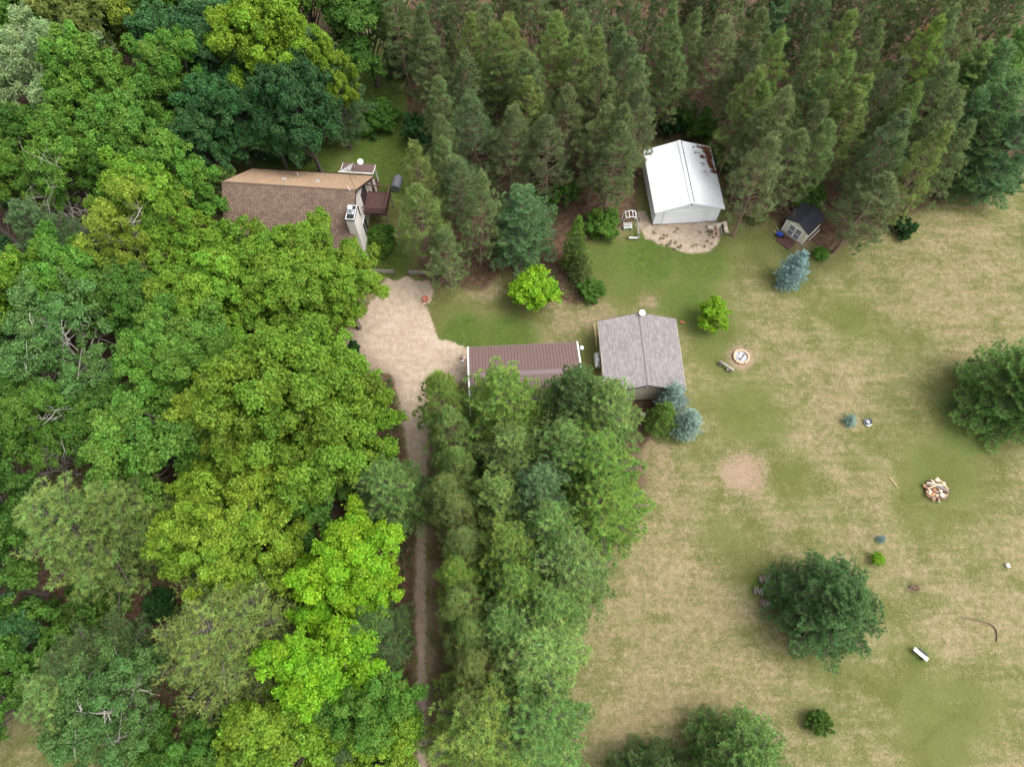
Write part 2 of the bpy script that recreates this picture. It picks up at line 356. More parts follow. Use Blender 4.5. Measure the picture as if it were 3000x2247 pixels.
def gable_poly(W, zw, zr): return [(-W/2, zw), (-W/2, 0.0), (W/2, 0.0), (W/2, zw), (0, zr)]

# ------------------------------------------------------------------ white barn
barn = thing('white_barn', 'white metal pole barn with garage door and needle litter on its roof', 'barn', (19.271, 53.233, 0), rad(3.797))
W, L, ze, zr = 7.685, 8.70, 2.552, 3.864
sl = (zr-ze)/(W/2); Ls = math.hypot(W/2, zr-ze); ov, of = 0.24, 0.316
ww, wl = W-2*ov, L-2*of; zw = ze+sl*ov-0.16
def ribbed_wall(x0, x1, ztop, n_rib, y, sgn, thick=0.08):
    b = MB(); b.prism([(x0, y, 0.0), (x1, y, 0.0)]+[(x, y, ztop(x)) for x in (x1, (x0+x1)/2, x0)], (0, -sgn*thick, 0))
    for k in range(n_rib):
        x = x0+(k+0.5)*(x1-x0)/n_rib; b.box((x, y+sgn*0.012, ztop(x)/2), (0.05, 0.03, ztop(x)-0.02))
    return b
zt = lambda x: zw+sl*(ww/2-abs(x))
ribbed_wall(-ww/2, ww/2, zt, 24, -wl/2, -1).build('front_wall', m_white, barn)
ribbed_wall(-ww/2, ww/2, zt, 24, wl/2, 1).build('back_wall', m_white, barn)
for s in (-1, 1):
    b = MB(); b.box((s*(ww/2-0.04), 0, zw/2), (0.08, wl-0.17, zw))
    for k in range(28): b.box((s*(ww/2+0.012), -wl/2+0.2+k*(wl-0.4)/27, zw/2), (0.03, 0.05, zw-0.02))
    b.build('side_wall', m_white, barn)
pm = panel_mesh('roof_panel', L/10, Ls-0.02, m_whiteroof, 3, 0.03)
for s in (-1, 1):
    Mx = slope_frame((0, 0, zr), (0, 1, 0), (s*W/2, 0, ze-zr))
    put_panels(barn, pm, 10, L/10, Mx, -L/2)
    roof_board(barn, Mx, L-0.1, Ls-0.1, m_white, 0.08)
    for y in (-L/2-0.012, L/2+0.012): MB().bar((0, y, zr-0.07), (s*(W/2+0.02), y, ze-0.07), 0.03, 0.15).build('rake_trim', m_white, barn)
    MB().box((s*(W/2+0.02), 0, ze-0.05), (0.03, L+0.02, 0.12)).build('eave_trim', m_white, barn)
cap = MB(); cap.prism([(-0.24, -L/2-0.03, zr-0.035), (0, -L/2-0.03, zr+0.055), (0.24, -L/2-0.03, zr-0.035), (0, -L/2-0.03, zr+0.02)], (0, L+0.06, 0)).build('ridge_cap', m_white, barn)
sme = MB().box((0, 0, 0), (0.09, 0.47, 0.03)).mesh('ridge_vent', m_black)
for k in range(16):
    link('ridge_vent', sme, barn, (0.20, -L/2+0.35+k*(L-0.7)/15, zr-0.005), (0, math.atan(sl), 0))
MB().bar((-0.23, -L/2, zr-0.045), (-0.23, L/2, zr-0.045), 0.04, 0.03).build('ridge_seam', m_grey, barn)
# garage door
dx0, dx1, dh = -2.55, 1.95, 2.14
gd = MB().box(((dx0+dx1)/2, -wl/2-0.01, dh/2), (dx1-dx0, 0.05, dh)).build('garage_door', m_white, barn)
sec = MB().box((0, 0, 0), (dx1-dx0-0.06, 0.03, dh/4-0.035)).mesh('door_section', m_white, bevel=0.008)
for k in range(4): link('door_section', sec, gd, ((dx0+dx1)/2, -wl/2-0.05, (k+0.5)*dh/4))
b = MB()
for x in (dx0-0.06, dx1+0.06): b.box((x, -wl/2-0.035, dh/2+0.04), (0.11, 0.09, dh+0.08))
b.box(((dx0+dx1)/2, -wl/2-0.035, dh+0.06), (dx1-dx0+0.02, 0.09, 0.11)); b.build('door_trim', m_whitetrim, barn)
MB().box((0, -wl/2-0.03, 0.05), (ww, 0.07, 0.10)).build('base_board', m_grey, barn)
MB().box((2.95, -wl/2-0.025, 1.0), (0.9, 0.05, 1.95)).build('side_door', m_white, barn, bevel=0.01)
lf = MB().box((0, -wl/2-0.05, zr-0.42), (0.22, 0.1, 0.16)).tube([(0, -wl/2-0.1, zr-0.42), (0, -wl/2-0.22, zr-0.5)], [0.05, 0.09]).build('gable_lamp', m_black, barn)
# needle litter lying on the roof's back right edge
rg = random.Random(3); V = []; F = []; T = []
for (y, d, n, sy, sdn) in ((3.95, 3.25, 260, 0.20, 0.75), (3.35, 3.45, 260, 0.28, 0.5), (2.7, 3.5, 240, 0.3, 0.35), (2.55, 2.6, 110, 0.16, 0.22), (1.9, 3.45, 280, 0.45, 0.3), (1.3, 3.6, 150, 0.25, 0.25), (0.65, 3.75, 190, 0.2, 0.35), (3.75, 1.7, 16, 0.05, 0.12), (1.5, 2.4, 14, 0.2, 0.4), (0.3, 2.5, 14, 0.3, 0.4), (3.0, 2.0, 14, .2, .5)):
    for k in range(n):
        yy = y+rg.gauss(0, sy*0.6); dd = d+rg.gauss(0, sdn*0.55)
        if dd > Ls-0.02 or yy > L/2-0.03: continue
        t = rg.uniform(0, 6.28); l = rg.uniform(0.05, 0.12); w = 0.022; z = 0.032+rg.random()*0.03
        ca, sa = math.cos(t), math.sin(t); i = len(V)
        V += [(yy-ca*l-sa*w, dd-sa*l+ca*w, z), (yy-ca*l+sa*w, dd-sa*l-ca*w, z), (yy+ca*l+sa*w, dd+sa*l-ca*w, z+0.01), (yy+ca*l-sa*w, dd+sa*l+ca*w, z+0.01)]
        F.append((i, i+1, i+2, i+3)); T += [rg.random()]*4
nl = link('needle_litter', mesh_np('needle_litter', V, [F], [m_needle], {'tv': T}))
Mx = slope_frame((0, 0, zr), (0, 1, 0), (W/2, 0, ze-zr))
if abs(Mx[1][0]+1) < 0.01: Mx = Mx @ Matrix.Scale(-1, 4, (1, 0, 0))
nl.matrix_world = Matrix.Translation(barn.location) @ Matrix.Rotation(rad(3.797), 4, 'Z') @ Mx
tag(nl, 'rusty brown pine needles drifted along the white barn roof edge', 'needles', kind='stuff')

# ------------------------------------------------------------------ house
house = thing('house', 'brown shingled house with cream gable wall, deck and chimney', 'house', (-22.655, 48.083, 0), rad(-4.902))
W, L, ze, zr = 12.2, 13.81, 2.9, 7.985
sl = (zr-ze)/(W/2); Ls = math.hypot(W/2, zr-ze); gx = 6.45
wd = W-0.9; zw = ze+sl*0.45-0.2
for s, nm in ((1, 'gable_wall'), (-1, 'gable_wall')):
    MB().prism([(s*gx, y, z) for y, z in gable_poly(wd, zw, zr-0.2)], (-s*0.2, 0, 0)).build(nm, m_stucco, house)
for s in (-1, 1): MB().box((0, s*(wd/2-0.1), zw/2), (2*gx-0.42, 0.2, zw)).build('side_wall', m_stucco, house)
Mf = slope_frame((0, 0, zr), (1, 0, 0), (0, -W/2, ze-zr)); Mb = slope_frame((0, 0, zr), (1, 0, 0), (0, W/2, ze-zr))
rf = roof_board(house, Mf, L, Ls, m_fascia, 0.18, 'roof'); rb = roof_board(house, Mb, L, Ls, m_fascia, 0.18, 'roof')
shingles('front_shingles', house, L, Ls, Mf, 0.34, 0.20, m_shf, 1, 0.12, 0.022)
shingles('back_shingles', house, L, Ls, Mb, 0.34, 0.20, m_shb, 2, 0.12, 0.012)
b = MB()
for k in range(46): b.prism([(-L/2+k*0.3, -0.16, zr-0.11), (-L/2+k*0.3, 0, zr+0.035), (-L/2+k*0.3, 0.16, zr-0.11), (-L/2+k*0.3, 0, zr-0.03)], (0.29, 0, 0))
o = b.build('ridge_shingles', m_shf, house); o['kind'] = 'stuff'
for s in (-1, 1):
    b = MB(); b.bar((s*(L/2+0.015), 0, zr-0.1), (s*(L/2+0.015), -W/2, ze-0.1), 0.04, 0.2); b.bar((s*(L/2+0.015), 0, zr-0.1), (s*(L/2+0.015), W/2, ze-0.1), 0.04, 0.2)
    b.build('rake_board', m_fascia, house)
b = MB().box((0, W/2+0.06, ze-0.03), (L, 0.11, 0.1)); b.build('gutter', m_fascia, house)
MB().box((0, -W/2-0.06, ze-0.03), (L, 0.11, 0.1)).build('gutter', m_fascia, house)
# openings of the right gable
for nm, (y, z, w, h), fr in (('patio_door', (2.9, 3.75, 1.9, 2.0), m_fascia), ('window', (-0.1, 4.2, 0.95, 1.5), m_fascia), ('ground_door', (0.55, 1.15, 1.6, 2.1), m_whitetrim)):
    d = MB().box((gx+0.03, y, z), (0.08, w, h)).build(nm, fr, house, bevel=0.01)
    for s in (-1, 1): MB().box((gx+0.075, y+s*w/4, z), (0.02, w/2-0.14, h-0.18)).build('pane', m_darkgl, d)
MB().lathe([(0.16, 0), (0.16, 0.06), (0.05, 0.1)], 14, (gx, 1.1, 6.3), Matrix.Rotation(rad(90), 3, 'Y')).build('gable_vent', m_black, house)
# deck
dz, dx, y0, y1 = 2.6, 9.0, 1.32, 4.30
deck = link('deck', None, house); deck.empty_display_size = 0.3
nb = 18; bw = (dx-gx)/nb
bme = MB().box((0, 0, 0), (bw-0.015, y1-y0, 0.04)).mesh('deck_board', m_deck)
for k in range(nb): link('deck_board', bme, deck, (gx+(k+0.5)*bw, (y0+y1)/2, dz-0.02))
b = MB(); b.box(((gx+dx)/2, y0+0.03, dz-0.16), (dx-gx, 0.06, 0.24)); b.box(((gx+dx)/2, y1-0.03, dz-0.16), (dx-gx, 0.06, 0.24)); b.box((dx-0.03, (y0+y1)/2, dz-0.16), (0.06, y1-y0-0.13, 0.24)); b.build('deck_frame', m_deck, deck)
for (x, y) in ((dx-0.08, y0+0.07), (dx-0.08, y1-0.07)): MB().box((x, y, (dz-0.29)/2), (0.14, 0.14, dz-0.29)).build('deck_post', m_grey, deck)
tb = [((gx, y0-0.02), (dx, y0-0.02)), ((gx, y1+0.02), (dx, y1+0.02)), ((dx+0.02, y0), (dx+0.02, y1))]
bal = MB().box((0, 0, 0), (0.045, 0.045, 0.86)).mesh('baluster', m_deck)
for (a, c) in tb:
    MB().bar((*a, dz+0.98), (*c, dz+0.98), 0.12, 0.05).build('handrail', m_deck, deck)
    n = int(math.hypot(c[0]-a[0], c[1]-a[1])/0.15)
    for k in range(n):
        t = (k+0.5)/n; link('baluster', bal, deck, (a[0]+(c[0]-a[0])*t, a[1]+(c[1]-a[1])*t, dz+0.52))
# porch behind
pr = link('porch', None, house); pr.empty_display_size = 0.3
px0, px1, py0, py1, pz0, pz1 = 3.1, 6.75, 6.42, 7.85, 3.02, 2.75
pw = (px1-px0)/11; pL = math.hypot(py1-py0, pz0-pz1)
pme = panel_mesh('roof_panel', pw, pL, m_brownroof, 1, 0.035)
put_panels(pr, pme, 11, pw, slope_frame((0, py0, pz0), (1, 0, 0), (0, py1-py0, pz1-pz0)), px0)
b = MB(); b.bar((px0-0.25, py0-0.06, pz0-0.02), (px1+0.02, py0-0.06, pz0-0.02), 0.1, 0.1); b.build('gutter', m_whitetrim, pr)
b = MB()
for x in (px0-0.03, px1+0.03): b.bar((x, py0, pz0-0.06), (x, py1, pz1-0.06), 0.05, 0.16)
b.build('porch_trim', m_whitetrim, pr)
for x in (px0+0.1, px1-0.1): MB().box((x, py1-0.15, (pz1-0.1)/2), (0.12, 0.12, pz1-0.1)).build('porch_post', m_whitetrim, pr)
MB().box((px1-0.1, py0-0.2, 1.35), (0.1, 0.5, 2.7)).build('porch_wall', m_stucco, pr)
MB().box(((px0+px1)/2, (py0+py1)/2, 0.08), (px1-px0, py1-py0, 0.16)).build('porch_floor', m_deck, pr)
# chimney
ch = MB().box((6.83, -2.52, 3.75), (0.85, 1.75, 7.5)).build('chimney', m_stucco, house)
MB().box((6.83, -2.52, 7.56), (0.97, 1.87, 0.16)).build('chimney_crown', m_fascia, ch)
b = MB()
for (c, d) in (((6.83, -3.38, 7.66), (0.9, 0.06, 0.05)), ((6.83, -1.66, 7.66), (0.9, 0.06, 0.05)), ((6.41, -2.52, 7.66), (0.06, 1.66, 0.05)), ((7.25, -2.52, 7.66), (0.06, 1.66, 0.05))): b.box(c, d)
b.build('crown_rim', m_whitetrim, ch)
MB().box((6.83, -2.52, 7.645), (0.76, 1.64, 0.01)).build('crown_pan', m_black, ch)
MB().box((6.83, -2.45, 7.67), (0.66, 0.62, 0.03)).build('flue_plate', m_steel, ch)
MB().lathe([(0.21, 7.68), (0.2, 7.75), (0.16, 7.8), (0.16, 8.35)], 20, (6.83, -2.45, 0)).build('flue', m_steel, ch, smooth=True)
MB().lathe([(0.2, 8.3), (0.27, 8.33), (0.27, 8.42), (0.17, 8.5), (0.02, 8.54)], 20, (6.83, -2.45, 0)).build('flue_cap', m_white, ch, smooth=True)
# roof fittings
def rz_(y): return zr-abs(y)*sl
for (x, y) in ((-1.48, 2.5), (2.08, 2.5)):
    v = MB(); v.prism([(x-0.2, y-0.2, rz_(y-0.2)), (x-0.2, y+0.2, rz_(y+0.2)), (x-0.2, y+0.2, rz_(y+0.2)+0.12), (x-0.2, y-0.05, rz_(y-0.2)+0.1)], (0.4, 0, 0)); v.build('roof_vent', m_steel, house)
MB().tube([(-0.81, 4.2, rz_(4.2)-0.05), (-0.81, 4.2, rz_(4.2)+0.45)], 0.055).build('vent_pipe', m_whitetrim, house)
def dish(parent, base, top, face, r, mm, nm='satellite_dish'):
    d = link(nm, None, parent); d.empty_display_size = 0.2
    MB().tube([base, top], 0.03).build('mast', m_steel, d)
    f = Vector(face).normalized(); R = f.to_track_quat('Z', 'Y').to_matrix()
    prof = [(0.02, 0)]+[(r*t, 0.22*r*t*t) for t in (0.35, 0.6, 0.8, 1.0)]+[(r*0.99, 0.22*r+0.015)]+[(r*t, 0.22*r*t*t+0.02) for t in (0.8, 0.55, 0.3, 0.05)]
    MB().lathe(prof, 24, top, R).build('reflector', mm, d, smooth=True)
    fo = Vector(top)+f*r*0.9; lo = Vector(top)-R@Vector((0, r*0.95, -0.2*r))
    MB().tube([lo, fo], 0.018, 6).box(fo, (0.1, 0.08, 0.08)).build('feed_arm', m_steel, d)
dish(house, (5.35, 5.1, rz_(5.1)), (5.35, 5.1, rz_(5.1)+1.35), (-0.1, 0.75, 0.62), 0.36, m_dish2)
dish(house, (5.75, 6.05, rz_(6.05)), (5.75, 6.25, rz_(6.05)+2.0), (0.25, -0.35, 0.9), 0.33, m_dish)
an = link('antenna', None, house); an.empty_display_size = 0.2
az = zr+2.2; top = Vector((6.35, 0.75, az)); MB().tube([(6.9, 0.25, zr-0.6), (6.6, 0.5, zr+0.9), top], 0.028).build('mast', m_greyd, an)
b = MB().bar(top+Vector((-0.45, -0.2, 0)), top+Vector((0.45, 0.35, 0)), 0.03); b.build('boom', m_steel, an)
for k in range(6):
    c = top+Vector((-0.4+0.16*k, -0.18+0.1*k, 0.02)); l = 0.35+0.12*k
    d_ = Vector((0.3, 0.85, 0.5)).normalized()*l*0.42; MB().bar(c-d_, c+d_, 0.028).build('antenna_rod', m_white, an)
MB().bar((6.55, -0.4, zr+0.35), (6.1, 0.1, zr+0.5), 0.03).bar((6.3, -0.1, zr+0.1), (6.35, -0.15, zr+0.45), 0.03).build('bracket', m_dish, an)
MB().tube([(L/2+0.04, -0.3, zr-0.4), (gx+0.05, -0.25, 6.6), (gx+0.05, -0.6, 5.6), (gx+0.05, -0.3, 4.9)], 0.015, 5).build('cable', m_black, house)

# ------------------------------------------------------------------ grey cabin
cabin = thing('cabin', 'square tan cabin under a mottled grey shingle roof', 'cabin', (12.785, 31.267, 0), rad(1.773))
W, L, ze, zr = 7.876, 7.875, 2.766, 4.234
sl = (zr-ze)/(W/2); Ls = math.hypot(W/2, zr-ze); wl = L-0.68; ww = W-0.5; zw = ze+sl*0.25-0.17
for s in (-1, 1):
    MB().prism([(y, s*wl/2, z) for y, z in gable_poly(ww, zw, zr-0.17)], (0, -s*0.15, 0)).build('gable_wall', m_tan, cabin)
    b = MB().box((s*(ww/2-0.075), 0, zw/2), (0.15, wl-0.32, zw)); b.build('side_wall', m_tan, cabin)
    Mx = slope_frame((0, 0, zr), (0, 1, 0), (s*W/2, 0, ze-zr))
    roof_board(cabin, Mx, L, Ls, m_fascia, 0.12, 'roof')
    shingles('shingles', cabin, L, Ls, Mx, 0.42, 0.145, m_shg, 10+s, 0.6, 0.012)
    MB().box((s*(W/2+0.02), 0, ze-0.08), (0.04, L, 0.14)).build('eave_board', m_tan, cabin)
    for f in (-1, 1): MB().bar((0, f*(L/2+0.02), zr-0.08), (s*W/2, f*(L/2+0.02), ze-0.08), 0.035, 0.15).build('rake_board', m_fascia, cabin)
b = MB()
for k in range(34): b.prism([(-0.15, -L/2+k*0.232, zr-0.045), (0, -L/2+k*0.232, zr+0.03), (0.15, -L/2+k*0.232, zr-0.045), (0, -L/2+k*0.232, zr-0.02)], (0, 0.222, 0))
o = b.build('ridge_shingles', m_shg, cabin); o['kind'] = 'stuff'
sid = MB().box((0, 0, 0), (ww-0.02, 0.02, 0.19)).mesh('clapboard', m_tan)
for k in range(13): link('clapboard', sid, cabin, (0, -wl/2-0.012, 0.12+k*0.2), (rad(4), 0, 0))
gl = MB().box((0, -wl/2-0.06, zr-0.55), (0.14, 0.1, 0.14)).lathe([(0.03, 0), (0.11, -0.1), (0.11, -0.14)], 12, (0, -wl/2-0.16, zr-0.5)).build('gable_lamp', m_whitetrim, cabin)
MB().box((0.05, -wl/2-0.05, zr-1.05), (0.12, 0.08, 0.2)).build('meter_box', m_greyd, cabin)
dish(cabin, (0.2, L/2-0.35, zr-0.08), (0.22, L/2-0.2, zr+0.35), (-0.05, -0.35, 0.93), 0.31, m_white)
# things along the cabin's left wall
t = thing('ladder', 'wooden ladder lying on its edge along the cabin wall', 'ladder', (*P(1742, 985)[:2], 0), rad(3))
for s in (0, 1): MB().box((0.05+0.0*s, 0, 0.12+0.42*s), (0.05, 2.6, 0.09)).build('rail', m_log, t)
rung = MB().box((0, 0, 0), (0.04, 0.05, 0.4)).mesh('rung', m_grey)
for k in range(8): link('rung', rung, t, (0.05, -1.15+k*0.33, 0.33))
q = P(1750, 1056, 0.8)
t = thing('fuel_tank', 'silver horizontal fuel tank on legs beside the grey-roofed cabin', 'tank', (q.x, q.y, 0), rad(2))
MB().lathe([(0.05, -0.86), (0.22, -0.83), (0.31, -0.74), (0.33, -0.62), (0.33, 0.62), (0.31, 0.74), (0.22, 0.83), (0.05, 0.86)], 22, (0, 0, 0.82), Matrix.Rotation(rad(90), 3, 'X')).build('tank_shell', m_steel, t, smooth=True)
MB().lathe([(0.13, 0), (0.13, 0.1), (0.1, 0.14)], 16, (0.08, -0.1, 1.13)).build('filler_cap', m_dish, t, smooth=True)
for y in (-0.35, -0.5, -0.62): MB().lathe([(0.045, 0), (0.045, 0.1)], 10, (0.02, y-0.05, 1.12)).build('valve', m_black, t)
for x in (-0.22, 0.22):
    for y in (-0.55, 0.55): MB().box((x, y, 0.29), (0.07, 0.07, 0.58)).build('leg', m_steel, t)

# ------------------------------------------------------------------ garage with brown metal roof
gar = thing('garage', 'long garage with brown ribbed metal roof and white end trim', 'garage', (1.26, 28.647, 0), rad(2.839))
W, L, ze, zr = 7.244, 10.70, 3.2, 4.385
sl = (zr-ze)/(W/2); Ls = math.hypot(W/2, zr-ze); wl = L-0.4; ww = W-0.5; zw = ze+sl*0.25-0.15
for s in (-1, 1):
    MB().prism([(s*wl/2, y, z) for y, z in gable_poly(ww, zw, zr-0.15)], (-s*0.15, 0, 0)).build('gable_wall', m_cream, gar)
    MB().box((0, s*(ww/2-0.075), zw/2), (wl-0.32, 0.15, zw)).build('side_wall', m_cream, gar)
NP = 34; pm = panel_mesh('roof_panel', L/NP, Ls-0.12, m_brownroof, 1, 0.035)
rg = random.Random(8)
for s in (-1, 1):
    Mx = slope_frame((0, 0, zr), (1, 0, 0), (0, s*W/2, ze-zr)) @ Matrix.Translation((0, 0.1, 0))
    put_panels(gar, pm, NP, L/NP, Mx, -L/2)
    roof_board(gar, Mx, L-0.1, Ls-0.15, m_fascia, 0.08)
    for e in (-1, 1):
        MB().bar((e*(L/2+0.05), 0, zr-0.02), (e*(L/2+0.05), s*(W/2+0.02), ze-0.02), 0.14, 0.14).build('rake_trim', m_whitetrim, gar)
    MB().box((0, s*(W/2+0.02), ze-0.06), (L, 0.04, 0.1)).build('eave_trim', m_cap, gar)
MB().prism([(-L/2, -0.28, zr-0.065), (-L/2, -0.05, zr+0.05), (-L/2, 0.05, zr+0.05), (-L/2, 0.28, zr-0.065), (-L/2, 0, zr-0.02)], (L, 0, 0)).build('ridge_cap', m_cap, gar)
for s in (-1, 1): MB().bar((-L/2, s*0.2, zr-0.03), (L/2, s*0.2, zr-0.03), 0.04, 0.04).build('ridge_bead', m_cap, gar)
gd = MB().box((-wl/2-0.02, 0.3, 1.15), (0.06, 4.9, 2.3)).build('garage_door', m_whitetrim, gar)
sec = MB().box((0, 0, 0), (0.03, 4.8, 0.52)).mesh('door_section', m_whitetrim, bevel=0.01)
for k in range(4): link('door_section', sec, gd, (-wl/2-0.06, 0.3, 0.3+k*0.57))
q = P(1704, 1020, 3.0)
t = thing('lamp_post', 'dark post lamp with white globe at the garage corner', 'lamp', (q.x, q.y, 0))
MB().tube([(0, 0, 0), (0, 0, 0.15), (0, 0, 0.16), (0, 0, 2.85)], [0.09, 0.09, 0.045, 0.04]).build('post', m_black, t)
MB().lathe([(0.05, 2.82), (0.12, 2.86), (0.19, 2.96), (0.21, 3.06), (0.19, 3.17), (0.1, 3.25), (0.02, 3.27)], 18).build('globe', m_white, t, smooth=True)

# ------------------------------------------------------------------ garden shed
shed = thing('garden_shed', 'small cream shed with black roof and grey panelled double door', 'shed', (32.303, 48.195, 0), rad(-45.9))
W, L, ze, zr = 3.03, 3.13, 1.957, 2.62
sl = (zr-ze)/(W/2); Ls = math.hypot(W/2, zr-ze); ww = W-0.24; wl = L-0.2; zw = ze+sl*0.12-0.1
for s in (-1, 1):
    MB().prism([(y, s*wl/2, z) for y, z in gable_poly(ww, zw, zr-0.1)], (0, -s*0.08, 0)).build('gable_wall', m_shedw, shed)
    MB().box((s*(ww/2-0.04), 0, zw/2), (0.08, wl-0.18, zw)).build('side_wall', m_shedw, shed)
    Mx = slope_frame((0, 0, zr), (0, 1, 0), (s*W/2, 0, ze-zr))
    roof_board(shed, Mx, L, Ls, m_asph, 0.07, 'roof')
    for k in range(3):
        y_a = k*Ls/3; o = MB().box((0, y_a+Ls/6, -0.008+0.002*k), (L+0.02, Ls/3+0.03, 0.012)).build('roofing_strip', m_asph, shed); o.matrix_local = Mx
for s in (-1, 1): MB().box((s*(ww/2-0.03), -wl/2-0.012, zw/2), (0.09, 0.03, zw)).build('corner_board', m_whitetrim, shed)
for s in (-1, 1):
    d = MB().box((s*0.41, -wl/2-0.02, 0.92), (0.8, 0.05, 1.75)).build('door', m_whitetrim, shed)
    for z in (0.52, 1.32): MB().box((s*0.41, -wl/2-0.05, z), (0.62, 0.02, 0.68)).build('door_panel', m_panel, d)
    MB().box((s*0.07, -wl/2-0.06, 0.95), (0.03, 0.04, 0.16)).build('handle', m_black, d)
MB().box((ww/2+0.3, 0.2, 0.45), (0.05, 2.0, 0.1)).build('side_rail', m_whitetrim, shed)
t = thing('door_mat', 'reddish brown plank mat before the shed door', 'mat', (*P(2302, 708)[:2], 0.0), rad(-45.9))
pk = MB().box((0, 0, 0), (0.18, 1.3, 0.05)).mesh('plank', m_deck)
for k in range(9): link('plank', pk, t, (-0.8+k*0.2, 0, 0.03))
q = P(2281, 692)
t = thing('hand_cart', 'blue hand cart with pale handles parked beside the cream shed', 'cart', (q.x, q.y, 0), rad(-40))
b = MB(); b.prism([(-0.35, -0.28, 0.5), (0.35, -0.28, 0.5), (0.25, -0.22, 0.22), (-0.2, -0.22, 0.22)], (0, 0.5, 0)); b.build('tray', m_blue, t)
for s in (-1, 1):
    MB().tube([(0.3, s*0.2, 0.3), (-0.2, s*0.22, 0.35), (-0.75, s*0.25, 0.75)], 0.025, 6).build('handle', m_log, t)
    MB().bar((-0.25, s*0.2, 0.35), (-0.3, s*0.2, 0.0), 0.04).build('leg', m_black, t)
MB().lathe([(0.1, -0.05), (0.2, -0.05), (0.2, 0.05), (0.1, 0.05)], 16, (0.45, 0, 0.2), Matrix.Rotation(rad(90), 3, 'X')).build('wheel', m_black, t)
MB().lathe([(0.05, 0), (0.12, 0.05), (0.12, 0.22), (0.03, 0.27)], 12, (0.0, 0.35, 0.0)).build('bottle', m_whitetrim, t)
# ------------------------------------------------------------------ small things in the yard
R = random.Random(21)
def stone_mesh(r, seed, m, flat=0.7):
    rr = random.Random(seed); bm = bmesh.new(); bmesh.ops.create_icosphere(bm, subdivisions=1, radius=r)
    for v in bm.verts: v.co *= 0.8+0.4*rr.random(); v.co.z *= flat
    me = bpy.data.meshes.new('stone'); bm.to_mesh(me); bm.free(); me.materials.append(m); return me
# fire pit
q = P(2171, 1046)
t = thing('fire_pit', 'round stone fire pit filled with grey ash', 'fire pit', (q.x, q.y, 0))
smx = MB().box((0, 0, 0), (0.30, 0.2, 0.24)).mesh('stone', m_stone, bevel=0.03)
for k in range(16):
    a = 2*math.pi*k/16+R.uniform(-.05, .05); link('stone', smx, t, (0.74*math.cos(a), 0.74*math.sin(a), 0.1+R.uniform(-.02, .03)), (R.uniform(-.1, .1), R.uniform(-.1, .1), a+math.pi/2))
b = MB(); n = 24
V = [(0, 0, 0.1)]; F = []
for ring, (rr, z) in enumerate(((0.25, 0.12), (0.45, 0.07), (0.64, 0.04))):
    for k in range(n): V.append((rr*math.cos(2*math.pi*k/n), rr*math.sin(2*math.pi*k/n), z+R.uniform(-.03, .03)))
F += [(0, 1+k, 1+(k+1) % n) for k in range(n)]
for g in range(2): F += [(1+g*n+k, 1+(g+1)*n+k, 1+(g+1)*n+(k+1) % n, 1+g*n+(k+1) % n) for k in range(n)]
b.add(V, F).build('ash_bed', m_ash, t)
for k in range(5):
    a = R.uniform(0, 6.28); c = Vector((R.uniform(-.3, .3), R.uniform(-.3, .3), 0.16)); d = Vector((math.cos(a), math.sin(a), 0.1))*0.25
    MB().tube([c-d, c+d], 0.045, 6).build('charred_log', m_dish if k % 2 else m_greyd, t)
MB().tube([(0.33, 0.75, 0.2), (0.5, 1.05, 0.35), (0.55, 1.1, 0.5)], 0.03, 6).build('poker', m_black, t)
q = P(2126, 1076)
t = thing('log_bench', 'weathered grey log bench by the fire pit', 'bench', (q.x, q.y, 0), rad(-38))
b = MB().tube([(-0.85, 0, 0.36), (-0.3, 0.03, 0.38), (0.3, -0.02, 0.37), (0.85, 0.02, 0.36)], [0.15, 0.14, 0.145, 0.13], 10); b.build('seat_log', m_grey, t, smooth=True)
for x in (-0.62, 0.55): MB().tube([(x, -0.28, 0.12), (x, 0.28, 0.12)], 0.12, 8).build('support_log', m_greyd, t)
MB().tube([(0.3, -0.25, 0.0), (0.32, -0.25, 0.3)], 0.1, 8).build('stump', m_grey, t)
# black ring planter beside the tiny spruce
q = P(2542, 1237)
t = thing('ring_planter', 'dark round tub with pale rim next to the tiny spruce', 'planter', (q.x, q.y, 0))
MB().lathe([(0.25, 0.02), (0.27, 0.24), (0.33, 0.26), (0.36, 0.22), (0.34, 0.0)], 24).build('tub', m_pot, t, smooth=True)
MB().lathe([(0.36, 0.0), (0.41, 0.01), (0.42, 0.05), (0.37, 0.07)], 24).build('rim', m_steel, t, smooth=True)
MB().lathe([(0.24, 0.1), (0.1, 0.14), (0.01, 0.15)], 16).build('soil', m_ash, t)
# brush pile
q = P(2738, 1436); t = thing('wood_pile', 'heap of scrap boards, split logs and branches on the lawn', 'wood pile', (q.x, q.y, 0))
MB().lathe([(1.02, 0.0), (0.9, 0.1), (0.6, 0.2), (0.2, 0.26)], 18).build('soil_mound', m_soil, t, smooth=True)
m_pale = mat('fresh_split_wood', (0.72, 0.60, 0.44), 0.8, 0, 0.2, 7); m_or = mat('orange_split_wood', (0.55, 0.30, 0.14), 0.85, 0, 0.25, 7)
for k in range(80):
    a = R.uniform(0, 6.28); d = R.random()**0.55*1.12; x, y = d*math.cos(a)-0.05, d*math.sin(a)*0.9-0.1
    mm = R.choice([m_log, m_pale, m_or, m_bark0, m_grey, m_log, m_or, m_pale]); rz = R.uniform(0, 6.28)
    w, h, l = R.uniform(.12, .22), R.uniform(.09, .16), R.uniform(.2, .36)
    b = MB().prism([(-l/2, -w/2, 0), (-l/2, w/2, 0), (-l/2, R.uniform(-.04, .04), h)], (l, 0, 0))
    b.build('split_log', mm, t, loc=(x, y, 0.28*(1-d/1.4)+0.06+R.random()*0.12), rot=(R.uniform(-.4, .4), R.uniform(-.4, .4), rz))
